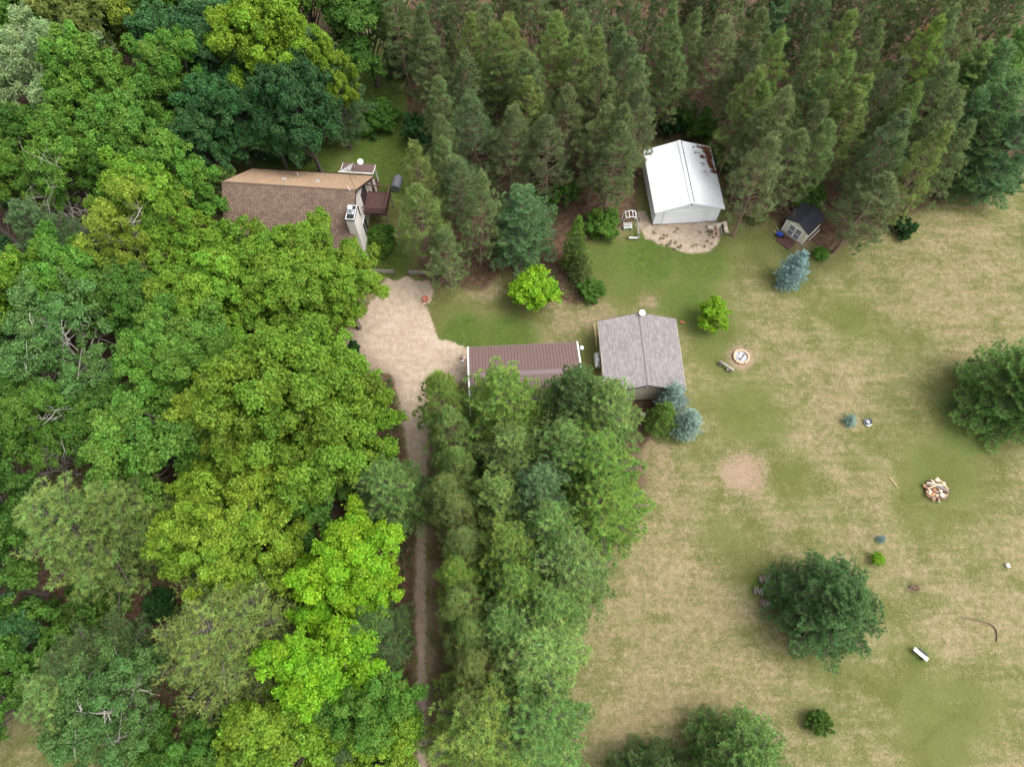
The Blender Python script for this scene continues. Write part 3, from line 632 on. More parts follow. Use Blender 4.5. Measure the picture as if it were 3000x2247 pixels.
for k, (x, y, l, rz, mm) in enumerate(((0.1, 0.15, 2.0, -0.35, m_grey), (0.25, 0.02, 1.9, -0.45, m_greyd), (-0.1, 0.5, 1.4, -0.2, m_pale), (0.3, 0.3, 1.5, -0.7, m_grey), (0.65, 0.55, 1.4, -1.0, m_log), (-0.2, -0.85, 1.6, -0.18, m_bark0), (0.45, 0.1, 1.3, -0.55, m_grey), (0.0, 0.3, 1.6, -0.1, m_grey), (-0.3, 0.25, 1.0, 0.4, m_log))):
    MB().box((0, 0, 0), (l, 0.1, 0.05)).build('board', mm, t, loc=(x, y, 0.42+0.02*k), rot=(R.uniform(-.2, .2), R.uniform(-.12, .12), rz))
for k, (x, y, s) in enumerate(((0.3, 0.85, .38), (-0.2, 0.7, .26), (0.75, 0.5, .34), (0.3, -0.2, .34), (0.35, -0.6, .42), (-0.7, -0.2, .24), (-0.85, -0.45, .16))):
    MB().lathe([(s*0.5, 0), (s*0.52, 0.06), (s*0.5, 0.14)], 9).build('log_round', m_pale, t, loc=(x, y, 0.35), rot=(R.uniform(-.5, .5), R.uniform(-.5, .5), 0))
b = MB()
for k in range(40):
    a = R.uniform(-1.2, 0.9); p0 = Vector((0.9*math.cos(a), 0.9*math.sin(a), 0.2)); d = Vector((math.cos(a+R.uniform(-.9, .9)), math.sin(a+R.uniform(-.9, .9)), R.uniform(0, .35)))*R.uniform(.4, .9)
    b.tube([p0, p0+d*0.6, p0+d+Vector((0, 0, -.08))], [0.014, 0.01, 0.005], 4, False)
b.build('brushwood', m_bark0, t)
q = P(2618, 1414); t = thing('stick', 'thin pale stick lying on the grass near the wood pile', 'stick', (q.x, q.y, 0.03), rad(-62))
MB().tube([(-0.65, 0, 0.02), (0, 0.03, 0.03), (0.65, 0, 0.02)], [0.03, 0.035, 0.025], 6).build('shaft', m_log, t)
# stacked firewood beside the lone pine
for (u, v, n, rz, lb) in ((2238, 1697, 14, 0.05, 'northern firewood stack at the edge of the lone pine'), (2222, 1733, 9, -0.3, 'smallest firewood stack, in the middle beside the lone pine'), (2240, 1768, 14, -0.35, 'southern firewood stack half under the lone pine')):
    q = P(u, v); t = thing('firewood_stack', lb, 'firewood', (q.x, q.y, 0), rz, 'firewood stacks beside the lone pine')
    for k in range(n):
        lay = k//(n//2); x = -0.42+0.85*(k % (n//2))/(n//2)+0.06*lay
        MB().tube([(0, -0.26, 0), (0, 0, 0.01), (0, 0.26, 0)], R.uniform(.055, .08), 7).build('log', R.choice([m_grey, m_greyd, m_bark0]), t, loc=(x, R.uniform(-.1, .1), 0.08+0.15*lay+R.uniform(0, .06)), rot=(R.uniform(-.12, .12), 0, R.uniform(-.25, .25)))
# park bench on the lawn
q = P(2690, 1917); t = thing('plank_bench', 'white plank bench with black supports alone on the lawn', 'bench', (q.x, q.y, 0), rad(-44))
for y, w in ((-0.11, 0.1), (0.08, 0.17)): MB().box((0, y, 0.46), (1.35, w, 0.05)).build('seat_plank', m_dish, t)
MB().box((0.05, 0.28, 0.4), (0.75, 0.12, 0.3)).build('back_box', m_black, t)
for x in (-0.45, 0.45): MB().box((x, 0, 0.21), (0.1, 0.4, 0.42)).build('support', m_greyd, t)
# bent edging hoop
q = P(2895, 1850)
t = thing('garden_edging', 'thin dark strip of garden edging bent around a dry corner', 'edging', (q.x, q.y, 0))
pts = [P(u, v, 0.06)-q for u, v in ((2812, 1807), (2840, 1810), (2870, 1818), (2895, 1824), (2910, 1833), (2919, 1846), (2921, 1862), (2920, 1880))]
b = MB()
for a, c in zip(pts[:-1], pts[1:]): b.bar(a, c, 0.03, 0.14)
b.build('strip', m_greyd, t)
# small white box, block
q = P(2950, 1657); t = thing('white_block', 'small white block alone on the dry lawn', 'block', (q.x, q.y, 0), 0.3)
MB().box((0, 0, 0.12), (0.28, 0.34, 0.24)).build('block', m_whitetrim, t, bevel=0.02)
MB().box((0, 0, 0.25), (0.1, 0.34, 0.03)).build('strap', m_dish, t)
# brush heap
q = P(2676, 1722); t = thing('brush_heap', 'small heap of dead brown branches and stumps on the lawn', 'brush', (q.x, q.y, 0))
for k in range(14):
    a = R.uniform(0, 6.28); p0 = Vector((R.uniform(-.35, .35), R.uniform(-.2, .2), 0.08)); d = Vector((math.cos(a), math.sin(a), R.uniform(0, .4)))*R.uniform(.3, .7)
    MB().tube([p0, p0+d*0.5+Vector((0, 0, .06)), p0+d], [0.05, 0.035, 0.015], 5).build('branch', R.choice([m_bark0, m_greyd, m_bark0]), t)
for k in range(3): link('clod', stone_mesh(0.16, k, m_soil), t, (R.uniform(-.3, .4), R.uniform(-.3, .2), 0.08))
# boxes at the wood's edge, right
q = P(2871, 527); t = thing('beehive_box', 'pale lidded box standing at the edge of the pines', 'box', (q.x, q.y, 0), rad(-25))
MB().box((0, 0, 0.3), (0.75, 0.75, 0.6)).build('box_body', m_greyd, t); MB().box((0, 0, 0.64), (0.85, 0.85, 0.07)).build('lid', m_dish, t, bevel=0.01)
q = P(2873, 552); t = thing('wheelbarrow', 'dark wheelbarrow before the pale box at the pines', 'wheelbarrow', (q.x, q.y, 0), rad(30))
MB().prism([(-0.3, -0.25, 0.5), (0.35, -0.25, 0.5), (0.2, -0.2, 0.25), (-0.2, -0.2, 0.25)], (0, 0.5, 0)).build('tray', m_dish2, t)
for s in (-1, 1): MB().bar((0.4, s*0.2, 0.2), (-0.7, s*0.25, 0.5), 0.04).build('handle', m_greyd, t)
MB().lathe([(0.08, -.04), (0.18, -.04), (0.18, .04), (0.08, .04)], 12, (0.42, 0, 0.18), Matrix.Rotation(rad(90), 3, 'X')).build('wheel', m_black, t)
q = P(2900, 529); t = thing('crate', 'dark red and grey crate in the shade at the wood edge', 'crate', (q.x, q.y, 0), rad(-8))
for k in range(3): MB().box((0, -0.22+0.22*k, 0.42), (1.0, 0.17, 0.04)).build('slat', m_red if k == 2 else m_greyd, t)
MB().box((0, 0, 0.2), (0.95, 0.6, 0.38)).build('crate_body', m_greyd, t)
# garden pen with hoop trellis left of the barn
q = P(1832, 668); t = thing('garden_pen', 'small fenced garden pen with weathered rails beside the white barn', 'pen', (q.x, q.y, 0), rad(3))
c = lambda u, v, z: Matrix.Rotation(-rad(3), 3, 'Z') @ (P(u, v, z)-Vector((q.x, q.y, 0)))
for (a, e, mm) in (((1796, 662, .5), (1798, 694, .3), m_greyd), ((1869, 652, .7), (1871, 698, .3), m_grey), ((1842, 697, .3), (1868, 698, .3), m_dish)):
    MB().bar(c(*a), c(*e), 0.13, 0.16).build('rail', mm, t)
for (u, v) in ((1796, 660), (1798, 696), (1870, 697), (1869, 650), (1841, 698)):
    p = c(u, v, 0); MB().box((p.x, p.y, 0.35), (0.12, 0.12, 0.7)).build('post', m_greyd, t)
q = P(1842, 652); t = thing('hoop_trellis', 'white arched trellis tangled in pine branches inside the pen', 'trellis', (q.x, q.y, 0), rad(3))
for y in (-0.5, 0.35):
    MB().tube([(-0.75, y, 0), (-0.75, y, 1.1), (-0.55, y, 1.5), (0, y, 1.7), (0.55, y, 1.5), (0.75, y, 1.1), (0.75, y, 0)], 0.035, 6).build('hoop', m_white, t)
for x, z in ((-0.55, 1.5), (-0.2, 1.66), (0.2, 1.66), (0.55, 1.5)): MB().bar((x, -0.5, z+0.03), (x, 0.35, z+0.03), 0.05).build('slat', m_white, t)
q = P(1838, 670); t = thing('slatted_seat', 'pale green slatted seat standing inside the garden pen', 'seat', (q.x, q.y, 0), rad(3))
for k in range(4): MB().box((0, -0.25+0.17*k, 0.42+0.1*(k > 1)*(k-1)), (0.95, 0.09, 0.04)).build('slat', m_green if k == 0 else m_dish, t)
for x in (-0.42, 0.42): MB().box((x, 0, 0.2), (0.06, 0.5, 0.4)).build('leg', m_dish, t)
# tarp heap at the barn
q = P(2103, 672); t = thing('tarp_heap', 'crumpled beige tarp over lumber at the barn corner', 'tarp', (q.x, q.y, 0), rad(10))
rgt = np.random.default_rng(4); nx, ny = 22, 16
X, Y = np.meshgrid(np.linspace(-1.15, 1.1, nx), np.linspace(-0.75, 0.7, ny))
Z = 0.55*np.exp(-((X+0.1)**2/0.9+(Y-0.15)**2/0.28))+0.18*np.sin(X*5.5+Y*3)*np.exp(-Y**2)+0.10*np.sin(Y*9+X*2.2)+rgt.normal(0, .03, X.shape)
Z += 0.25*np.exp(-((X-0.8)**2/0.12+(Y-0.3)**2/0.15)); Z = np.maximum(Z, 0.03)
cut = (Y < -0.25+0.3*np.sin(X*4))&(X < 0.5)
i = (np.arange(ny-1)[:, None]*nx+np.arange(nx-1)[None]).ravel(); Fq = np.stack([i, i+1, i+nx+1, i+nx], 1)
Fq = Fq[~cut.ravel()[Fq].any(1)]
link('tarp', mesh_np('tarp', np.stack([X.ravel(), Y.ravel(), Z.ravel()], 1), [Fq], [m_cloth], smooth=True), t)
for k in range(7): MB().bar((-0.7+k*0.16, -0.85, 0.05), (-0.55+k*0.14, 0.2, 0.42), 0.09, 0.05).build('plank', R.choice([m_bark0, m_log, m_grey]), t)
# split-rail fences at the drive
for nm, pts, lb in (('rail_fence', ((1000, 802), (1083, 803), (1158, 806)), 'weathered split-rail fence left of the lawn gap at the drive'), ('rail_fence', ((1198, 808), (1262, 808), (1330, 812)), 'broken split-rail fence under the pines at the drive')):
    q = P(*pts[0]); t = thing(nm, lb, 'fence', (q.x, q.y, 0), 0, 'split-rail fences at the drive')
    for a in pts: p = P(*a)-q; MB().box((p.x, p.y, 0.5), (0.16, 0.16, 1.0)).build('post', m_greyd, t)
    for a, e in zip(pts[:-1], pts[1:]):
        for z in (0.45, 0.85): MB().bar(P(*a)-q+Vector((0, 0, z)), P(*e)-q+Vector((0, 0, z+R.uniform(-.04, .04))), 0.1, 0.13).build('rail', m_grey, t)
q = P(1247, 880); t = thing('brick_planter', 'reddish clay pot among stones at the drive edge', 'pot', (q.x, q.y, 0))
MB().lathe([(0.2, 0), (0.3, 0.32), (0.34, 0.34), (0.34, 0.4), (0.27, 0.4), (0.24, 0.3)], 16).build('pot', m_red, t, smooth=True)
for k in range(6): a = k*1.1; link('stone', stone_mesh(0.14, 40+k, m_stone), t, (0.5*math.cos(a), 0.45*math.sin(a), 0.06))
q = P(1358, 1056); t = thing('scrap_pile', 'little pile of red-brown scrap beside the garage door', 'scrap', (q.x, q.y, 0))
for k in range(9): MB().box((0, 0, 0), (R.uniform(.2, .5), R.uniform(.08, .16), 0.07)).build('scrap_piece', R.choice([m_red, m_bark0, m_dish]), t, loc=(R.uniform(-.45, .45), R.uniform(-.4, .4), 0.06+0.03*k % 0.2), rot=(0, R.uniform(-.2, .2), R.uniform(0, 3)))
q = P(1884, 1214); t = thing('stepping_slab', 'pale grey slab on the bare soil before the cabin', 'slab', (q.x, q.y, 0), 0.25)
MB().box((0, 0, 0.09), (0.55, 0.26, 0.07)).build('slab', m_dish, t, bevel=0.01)
for x in (-0.18, 0.18): MB().box((x, 0, 0.025), (0.12, 0.2, 0.06)).build('foot', m_greyd, t)
q = P(1132, 572); t = thing('corrugated_pipe', 'dark grey ribbed drum lying beyond the deck', 'drum', (q.x+1.2, q.y+1.2, 0), rad(-10))
prof = []
for k in range(12): prof += [(0.5, -0.85+k*0.145), (0.56, -0.8+k*0.145)]
MB().lathe(prof, 20, (0, 0, 0.55), Matrix.Rotation(rad(90), 3, 'X')).build('drum_shell', m_dish2, t)
MB().lathe([(0.1, 0), (0.42, 0.01), (0.44, 0.03)], 16, (0, 0.93, 0.55), Matrix.Rotation(rad(-90), 3, 'X')).build('drum_end', m_greyd, t)
q = P(1089, 206); t = thing('marker_stake', 'short white stake in the shady lawn behind the house', 'stake', (q.x, q.y, 0))
MB().box((0, 0, 0.3), (0.07, 0.07, 0.6)).build('stake', m_whitetrim, t); MB().box((0, 0, 0.62), (0.11, 0.11, 0.05)).build('cap', m_dish, t)
q = P(1982, 940); t = thing('brick_stack', 'few red bricks by the cabin back corner', 'bricks', (q.x+0.5, q.y-0.3, 0))
for k in range(5): MB().box((0, 0, 0), (0.2, 0.1, 0.07)).build('brick', m_red, t, loc=((k % 2)*0.22, (k//2)*0.12, 0.04), rot=(0, 0, 0.1*k))
# ------------------------------------------------------------------ vegetation: materials
def leaf_mat(name, transl=0.3, vv=0.9, rough=0.55, spec=0.25):
    m, nt, b = mat_new(name)
    oi = nd(nt, 'ShaderNodeObjectInfo')
    tv = nd(nt, 'ShaderNodeAttribute', attribute_name='tv').outputs['Fac']; th = nd(nt, 'ShaderNodeAttribute', attribute_name='th').outputs['Fac']
    val = mth(nt, 'ADD', mth(nt, 'MULTIPLY', tv, vv), 1-vv/2)
    hue = mth(nt, 'ADD', mth(nt, 'MULTIPLY', th, -0.055), 0.532)
    h = nd(nt, 'ShaderNodeHueSaturation', {'Color': oi.outputs['Color'], 'Hue': hue, 'Value': val, 'Saturation': 1.0})
    nt.links.new(h.outputs[0], b.inputs['Base Color'])
    b.inputs['Roughness'].default_value = rough; b.inputs['Specular IOR Level'].default_value = spec
    out = nt.nodes['Material Output']
    tr = nd(nt, 'ShaderNodeBsdfTranslucent', {'Color': h.outputs[0]})
    mx = nd(nt, 'ShaderNodeMixShader', {0: transl, 1: b.outputs[0], 2: tr.outputs[0]})
    nt.links.new(mx.outputs[0], out.inputs[0])
    return m
def bark_mat(name):
    m, nt, b = mat_new(name)
    oi = nd(nt, 'ShaderNodeObjectInfo'); pos = nd(nt, 'ShaderNodeTexCoord').outputs['Object']
    n = noise(nt, pos, 5, 5, 0.7)
    c = mix(nt, 1.0, oi.outputs['Color'], mix(nt, n, (0.55, 0.55, 0.55), (1.35, 1.3, 1.25)), 'MULTIPLY')
    nt.links.new(c, b.inputs['Base Color']); b.inputs['Roughness'].default_value = 0.95; b.inputs['Specular IOR Level'].default_value = 0.1
    return m
LEAF = leaf_mat('broad_leaf', 0.35, 0.72); NEED = leaf_mat('needle', 0.4, 0.8, 0.6, 0.2); BARK = bark_mat('bark')
m_flower = mat('white_blossom', (0.8, 0.8, 0.76), 0.7)

def unit(a): return a/np.maximum(np.linalg.norm(a, axis=-1, keepdims=True), 1e-9)
def leaf_quads(pos, nrm, size, asp, rg):
    n = len(pos); r = rg.normal(size=(n, 3)); t = unit(r-nrm*np.sum(r*nrm, 1, keepdims=True)); b = np.cross(nrm, t)
    L = (size*(0.7+0.6*rg.random((n, 1))))/2; Wd = L*asp
    V = np.stack([pos-t*L, pos+b*Wd-nrm*L*0.25, pos+t*L, pos-b*Wd-nrm*L*0.25], 1).reshape(-1, 3)
    return V, np.arange(4*n).reshape(n, 4)
def tubes_np(paths, sides=5):
    V = []; F = []; n0 = 0
    for pts, rr in paths:
        pts = np.asarray(pts, float); k = len(pts)
        d = unit(np.gradient(pts, axis=0)); ref = np.array([0.3, 0.9, 0.2]) if abs(d[0][2]) > 0.6 else np.array([0, 0, 1.0])
        x = unit(np.cross(d, ref)); y = np.cross(d, x)
        a = np.arange(sides)*2*np.pi/sides
        ring = pts[:, None]+(x[:, None]*np.cos(a)[None, :, None]+y[:, None]*np.sin(a)[None, :, None])*np.asarray(rr)[:, None, None]
        V.append(ring.reshape(-1, 3))
        i = np.arange(k-1)[:, None]*sides+np.arange(sides)[None]; j = np.arange(k-1)[:, None]*sides+(np.arange(sides)[None]+1) % sides
        F.append(np.stack([i, j, j+sides, i+sides], -1).reshape(-1, 4)+n0); n0 += k*sides
    return np.concatenate(V), np.concatenate(F)
def needles(pos, axis, nper, length, width, rg, spread=(0.35, 1.3), back=0.14):
    """tufts of needles; pos, axis (n,3)"""
    n = len(pos); P0 = np.repeat(pos, nper, 0); A = np.repeat(unit(axis), nper, 0); m = n*nper
    r = rg.normal(size=(m, 3)); pr = unit(r-A*np.sum(r*A, 1, keepdims=True))
    th = rg.uniform(spread[0], spread[1], (m, 1)); d = A*np.cos(th)+pr*np.sin(th)
    P0 = P0-A*rg.random((m, 1))*back
    q = unit(np.cross(d, rg.normal(size=(m, 3))))*width/2
    V = np.stack([P0-q, P0+q, P0+d*length*(0.75+0.5*rg.random((m, 1)))], 1).reshape(-1, 3)
    return V, np.arange(3*m).reshape(m, 3)
def curve(p0, d, L, k, rg, wob=0.08, lift=0.0):
    """wandering path of k points"""
    pts = [np.array(p0, float)]; d = unit(np.array(d, float)); st = L/(k-1)
    for i in range(k-1):
        d = unit(d+rg.normal(0, wob, 3)+np.array([0, 0, lift])); pts.append(pts[-1]+d*st)
    return np.array(pts)

# ------------------------------------------------------------------ tree prototypes (meshes shared by all copies of a kind)
def broadleaf(seed, h=14.0, R=4.5, cb=0.3, nl=11, leaf=0.24, cl=0.32, per=20, dens=1.0, airy=0.0, spike=0.0, limbs=1.0, sub=9, rnd=False):
    rg = np.random.default_rng(seed)
    Hc = h*(1-cb); cz = h*cb+Hc*0.5
    # main lobes: ends of the main limbs, uneven in reach and height
    C = []; Rl = []
    ga = 2.39996; n = nl
    for i in range(n):
        z = 1-(1.8 if rnd else 1.5)*(i+0.5)/n; rr = math.sqrt(max(0, 1-z*z)); a = i*ga+rg.uniform(-.5, .5)
        k = rg.uniform(0.54, 0.64) if rnd else rg.uniform(0.46, 0.74)
        C.append((R*k*rr*math.cos(a), R*k*rr*math.sin(a), cz+Hc*0.5*(z*0.66+rg.uniform(-.16, .16)))); Rl.append(R*(rg.uniform(0.36, 0.44) if rnd else rg.uniform(0.27, 0.45)))
    C = np.array(C); Rl = np.array(Rl); C[0, :2] *= 0.5
    cen = np.array([0, 0, cz-0.25*Hc])
    # boughs on each main lobe
    S = []; Rs = []; SO = []
    for c, r in zip(C, Rl):
        out = unit(c-cen); m = int(sub*rg.uniform(.8, 1.25))
        d = unit(rg.normal(size=(m, 3))*0.8+out*0.55+np.array([0, 0, 0.3]))
        S.append(c+d*r*rg.uniform(.5, 1.2, (m, 1))*np.array([1, 1, 0.9])); Rs.append(r*rg.uniform(.20, .46, m)); SO.append(d)
    S = np.concatenate(S); Rs = np.concatenate(Rs); SO = np.concatenate(SO); Rs = np.maximum(Rs, 0.2*R/4.5)
    nS = len(S); bt = np.clip(rg.normal(0.5, 0.17, nS), .05, .95); bh = rg.random(nS)
    pos = []; nrm = []; src = []
    for j, (c, r, o_) in enumerate(zip(S, Rs, SO)):
        m = max(5, int(dens*4*math.pi*r*r*0.75/(cl*cl*1.3)))
        d = unit(rg.normal(size=(m, 3))+o_*0.45+np.array([0, 0, 0.5]))
        dl = d*(0.5+0.62*rg.random((m, 1))); al_ = (dl@o_)[:, None]; p = c+r*((dl-o_*al_)*0.9+o_*al_*1.55)
        D = np.linalg.norm(p[:, None]-S[None], axis=2)/Rs[None]
        keep = ((D < 0.55).sum(1) == 0) | (rg.random(m) < 0.2)
        pos.append(p[keep]); nrm.append(d[keep]); src.append(np.full(keep.sum(), j))
    pos = np.concatenate(pos); nrm = np.concatenate(nrm); src = np.concatenate(src)
    if airy: k = rg.random(len(pos)) > airy; pos, nrm, src = pos[k], nrm[k], src[k]
    nc = len(pos); tone = np.clip(bt[src]+rg.normal(0, 0.13, nc), 0, 1); hue = np.clip(0.6*bh[src]+0.4*rg.random(nc), 0, 1)
    # leaves in each clump (a flattened, upward-facing tuft)
    cs = cl*(0.7+0.6*rg.random((nc, 1)))
    N = nc*per; idx = np.repeat(np.arange(nc), per)
    l = rg.normal(size=(N, 3)); l = unit(l)*(rg.random((N, 1))**0.45); ax = unit(nrm+np.array([0, 0, 0.6]))[idx]
    al = np.sum(l*ax, 1, keepdims=True); l = l-ax*al*0.45+ax*np.abs(al)*spike
    lp = pos[idx]+l*cs[idx]
    ln = unit(ax*0.6+l*0.5+rg.normal(size=(N, 3))*0.6)
    V, F = leaf_quads(lp, ln, leaf, 0.72, rg)
    tv = np.clip(np.repeat(np.clip(tone[idx]+rg.normal(0, .16, N), 0, 1), 4), 0, 1); th = np.repeat(np.clip(hue[idx]*0.7+0.3*rg.random(N), 0, 1), 4)
    crown = mesh_np('crown', V, [F], [LEAF], {'tv': tv, 'th': th})
    # trunk and limbs
    paths = []; tr = 0.017*h+0.02*R
    tp = curve((0, 0, -0.1), (0, 0, 1), h*0.62, 8, rg, 0.05); paths.append((tp, np.linspace(tr, tr*0.35, 8)))
    for c, r in zip(C, Rl):
        k = min(6, 2+int(5*max(0.0, (c[2]-h*0.45)/(h*0.5)))); a = tp[min(7, k)]
        mid = a*0.5+c*0.5+np.array([0, 0, 0.12*np.linalg.norm(c-a)])*-0.6+rg.normal(0, .15, 3)
        t = np.linspace(0, 1, 6)[:, None]; bz = a*(1-t)**2+2*mid*t*(1-t)+c*t*t
        paths.append((bz, np.linspace(tr*0.38, tr*0.10, 6)))
        for q in range(int(5*limbs)):
            s = bz[rg.integers(3, 6)]; d = unit(rg.normal(size=3)+unit(c-cen)*0.9+np.array([0, 0, .3])); pp = curve(s, d, r*rg.uniform(0.7, 1.02), 4, rg, 0.18)
            paths.append((pp, np.linspace(tr*0.11, tr*0.025, 4)))
    tV, tF = tubes_np(paths, 5)
    return mesh_np('trunk', tV, [tF], [BARK], smooth=True), crown

def conifer(seed, kind, h, R, cb):
    rg = np.random.default_rng(seed); paths = []; tp = []; ta = []; tt = []
    k = 10; trunk = np.stack([rg.normal(0, .05, k).cumsum()*0.6, rg.normal(0, .05, k).cumsum()*0.6, np.linspace(-0.1, h*0.985, k)], 1); trunk[0, :2] = 0
    tr = 0.0115*h+0.03
    paths.append((trunk, np.linspace(tr, 0.02, k)))
    at = lambda z: np.array([np.interp(z, trunk[:, 2], trunk[:, 0]), np.interp(z, trunk[:, 2], trunk[:, 1]), z])
    par = dict(red=dict(ws=0.52, nb=5, sec=0.40, sl=0.45, ts=0.42, el=(0.95, -0.08)), white=dict(ws=0.50, nb=6, sec=0.26, sl=0.42, ts=0.20, el=(0.85, -0.02)),
               full=dict(ws=0.36, nb=7, sec=0.25, sl=0.42, ts=0.22, el=(0.9, -0.05)), spruce=dict(ws=0.26, nb=8, sec=0.20, sl=0.33, ts=0.17, el=(0.7, -0.1)), larch=dict(ws=0.42, nb=6, sec=0.26, sl=0.42, ts=0.24, el=(0.7, -0.15)))[kind]
    ex = rg.uniform(.52, .72); cb = cb*rg.uniform(.75, 1.3); gapn = rg.uniform(0, .22)
    z = h*cb
    while z < h*0.985:
        t = (z-h*cb)/(h*(1-cb))                      # 0 base of crown .. 1 tip
        if kind == 'red': Lb = R*min(1.0, 0.6+1.4*t)*max(0.05, (1-t))**ex*1.12
        elif kind == 'white': Lb = R*min(1.0, 0.75+1.2*t)*max(0.03, (1-t))**0.52*1.08
        elif kind == 'full': Lb = R*min(1.0, 0.85+0.8*t)*max(0.03, (1-t))**0.5*1.05
        elif kind == 'larch': Lb = R*min(1.0, 0.8+t)*max(0.03, (1-t))**0.55*1.05
        else: Lb = R*min(1.0, 0.72+1.4*t)*(0.05+1.05*(1-t)**0.62)
        nb = par['nb']+int(rg.integers(-1, 2)); a0 = rg.uniform(0, 6.28)
        for j in range(nb):
            a = a0+j*2*math.pi/nb+rg.uniform(-.3, .3); L = Lb*rg.uniform(0.68, 1.12)
            if kind == 'red' and t < 0.25 and rg.random() < 0.35: L *= 0.5
            if kind in ('red', 'white') and t < 0.8 and rg.random() < gapn: continue
            el = par['el'][1]+(par['el'][0]-par['el'][1])*t**1.3+rg.uniform(-.12, .12)
            s = at(z+rg.uniform(-.12, .12)); d = np.array([math.cos(a)*math.cos(el), math.sin(a)*math.cos(el), math.sin(el)])
            nk = 5; pp = curve(s, d, max(L, 0.15), nk, rg, 0.05, 0.09 if kind == 'red' else 0.05)
            paths.append((pp, np.linspace(max(0.012, min(tr*0.4, 0.010*L+0.010)), 0.006, nk)))
            seg = np.linspace(0, 1, nk); dd = unit(pp[-1]-pp[-2]); side = unit(np.cross(dd, [0, 0, 1.0])); tone = rg.normal(0.5, 0.16)
            st = 0.42 if kind == 'red' else 0.24
            if kind == 'red' and t < 0.2: st = 0.6
            u = st
            tufts = [(pp[-1], dd)]
            while u*L < L-0.05 and L > 0.3:
                b0 = np.array([np.interp(u, seg, pp[:, i]) for i in range(3)])
                for sg in (-1, 1):
                    if rg.random() < 0.12: continue
                    sl_ = par['sl']*L*(1.15-u)*rg.uniform(0.7, 1.25)
                    if kind in ('white', 'larch', 'full'): sl_ = min(sl_, 1.5)
                    if kind == 'red': sl_ = min(max(sl_, 0.25), 1.1)
                    sd_ = unit(dd*rg.uniform(.55, 1.0)+side*sg*rg.uniform(.7, 1.1)+np.array([0, 0, rg.uniform(-.05, .35)]))
                    e = b0+sd_*sl_+np.array([0, 0, (0.10 if kind == 'red' else -0.02)*sl_])
                    if sl_ > 0.35: paths.append((np.stack([b0, (b0+e)/2, e]), (0.010, 0.007, 0.004)))
                    nt_ = max(1, int(sl_/par['ts'])); lo = 0.25 if kind != 'red' else 0.45
                    for q in range(nt_):
                        f = 1-(1-lo)*q/max(1, nt_); tufts.append((b0+(e-b0)*f+rg.normal(0, .035, 3), sd_))
                u += par['sec']/max(L, 0.3)*rg.uniform(.8, 1.2)
            for (p_, a_) in tufts:
                tp.append(p_); ta.append(unit(a_+np.array([0, 0, 0.75 if kind == 'red' else 0.45]))); tt.append(tone)
        z += par['ws']*rg.uniform(.8, 1.2)
    if kind == 'red':                                # dead lower limbs
        zz = h*cb*0.25
        while zz < h*(cb+0.22):
            a = rg.uniform(0, 6.28); s = at(zz); L = rg.uniform(.5, 1.0)*R*0.75; d = np.array([math.cos(a), math.sin(a), rg.uniform(-.25, .15)])
            pp = curve(s, d, L, 4, rg, 0.1); paths.append((pp, np.linspace(0.025, 0.008, 4)))
            for q in range(3):
                b0 = pp[rg.integers(1, 4)]; paths.append((curve(b0, d+rg.normal(0, .6, 3), L*0.35, 3, rg, .1), (0.009, 0.007, 0.004)))
            zz += 0.22
    tp.append(at(h)+np.array([0, 0, .1])); ta.append(np.array([0, 0, 1.0])); tt.append(.6)
    tp = np.array(tp); ta = np.array(ta); tt = np.array(tt)
    nper, ln, wd, spr, bk = dict(red=(34, 0.34, 0.040, (0.2, 1.5), 0.22), white=(16, 0.24, 0.056, (0.3, 1.5), 0.18), full=(14, 0.25, 0.06, (0.3, 1.5), 0.18), spruce=(16, 0.15, 0.042, (0.3, 1.3), 0.18), larch=(10, 0.22, 0.062, (0.4, 1.6), 0.18))[kind]
    V, F = needles(tp, ta, nper, ln, wd, rg, spr, bk)
    n = len(tp); tv = np.clip(np.repeat(tt+rg.normal(0, .13, n), nper)+rg.normal(0, .1, n*nper), 0, 1); th = np.clip(np.repeat(rg.random(n), nper), 0, 1)
    crown = mesh_np('crown', V, [F], [NEED], {'tv': np.repeat(tv, 3), 'th': np.repeat(th, 3)})
    tV, tF = tubes_np(paths, 4)
    return mesh_np('trunk', tV, [tF], [BARK]), crown
def bare_tree(seed, h=9.0, R=3.0):
    rg = np.random.default_rng(seed); paths = []
    def grow(p, d, L, r, lev):
        k = 5; pts = curve(p, d, L, k, rg, 0.16, 0.02); paths.append((pts, np.linspace(r, r*0.45, k)))
        if lev == 0: return
        for q in range(4 if lev > 1 else 5):
            s = pts[rg.integers(1, k)]; nd_ = unit(unit(pts[-1]-pts[0])*0.7+rg.normal(0, .75, 3)+np.array([0, 0, .15])); grow(s, nd_, L*rg.uniform(.45, .7), r*0.45, lev-1)
    for q in range(3): grow((rg.normal(0, .15), rg.normal(0, .15), -0.1), (rg.normal(0, .35), rg.normal(0, .35), 1), h*rg.uniform(.6, .8), 0.1, 3)
    V, F = tubes_np(paths, 4); return mesh_np('trunk', V, [F], [BARK]), None

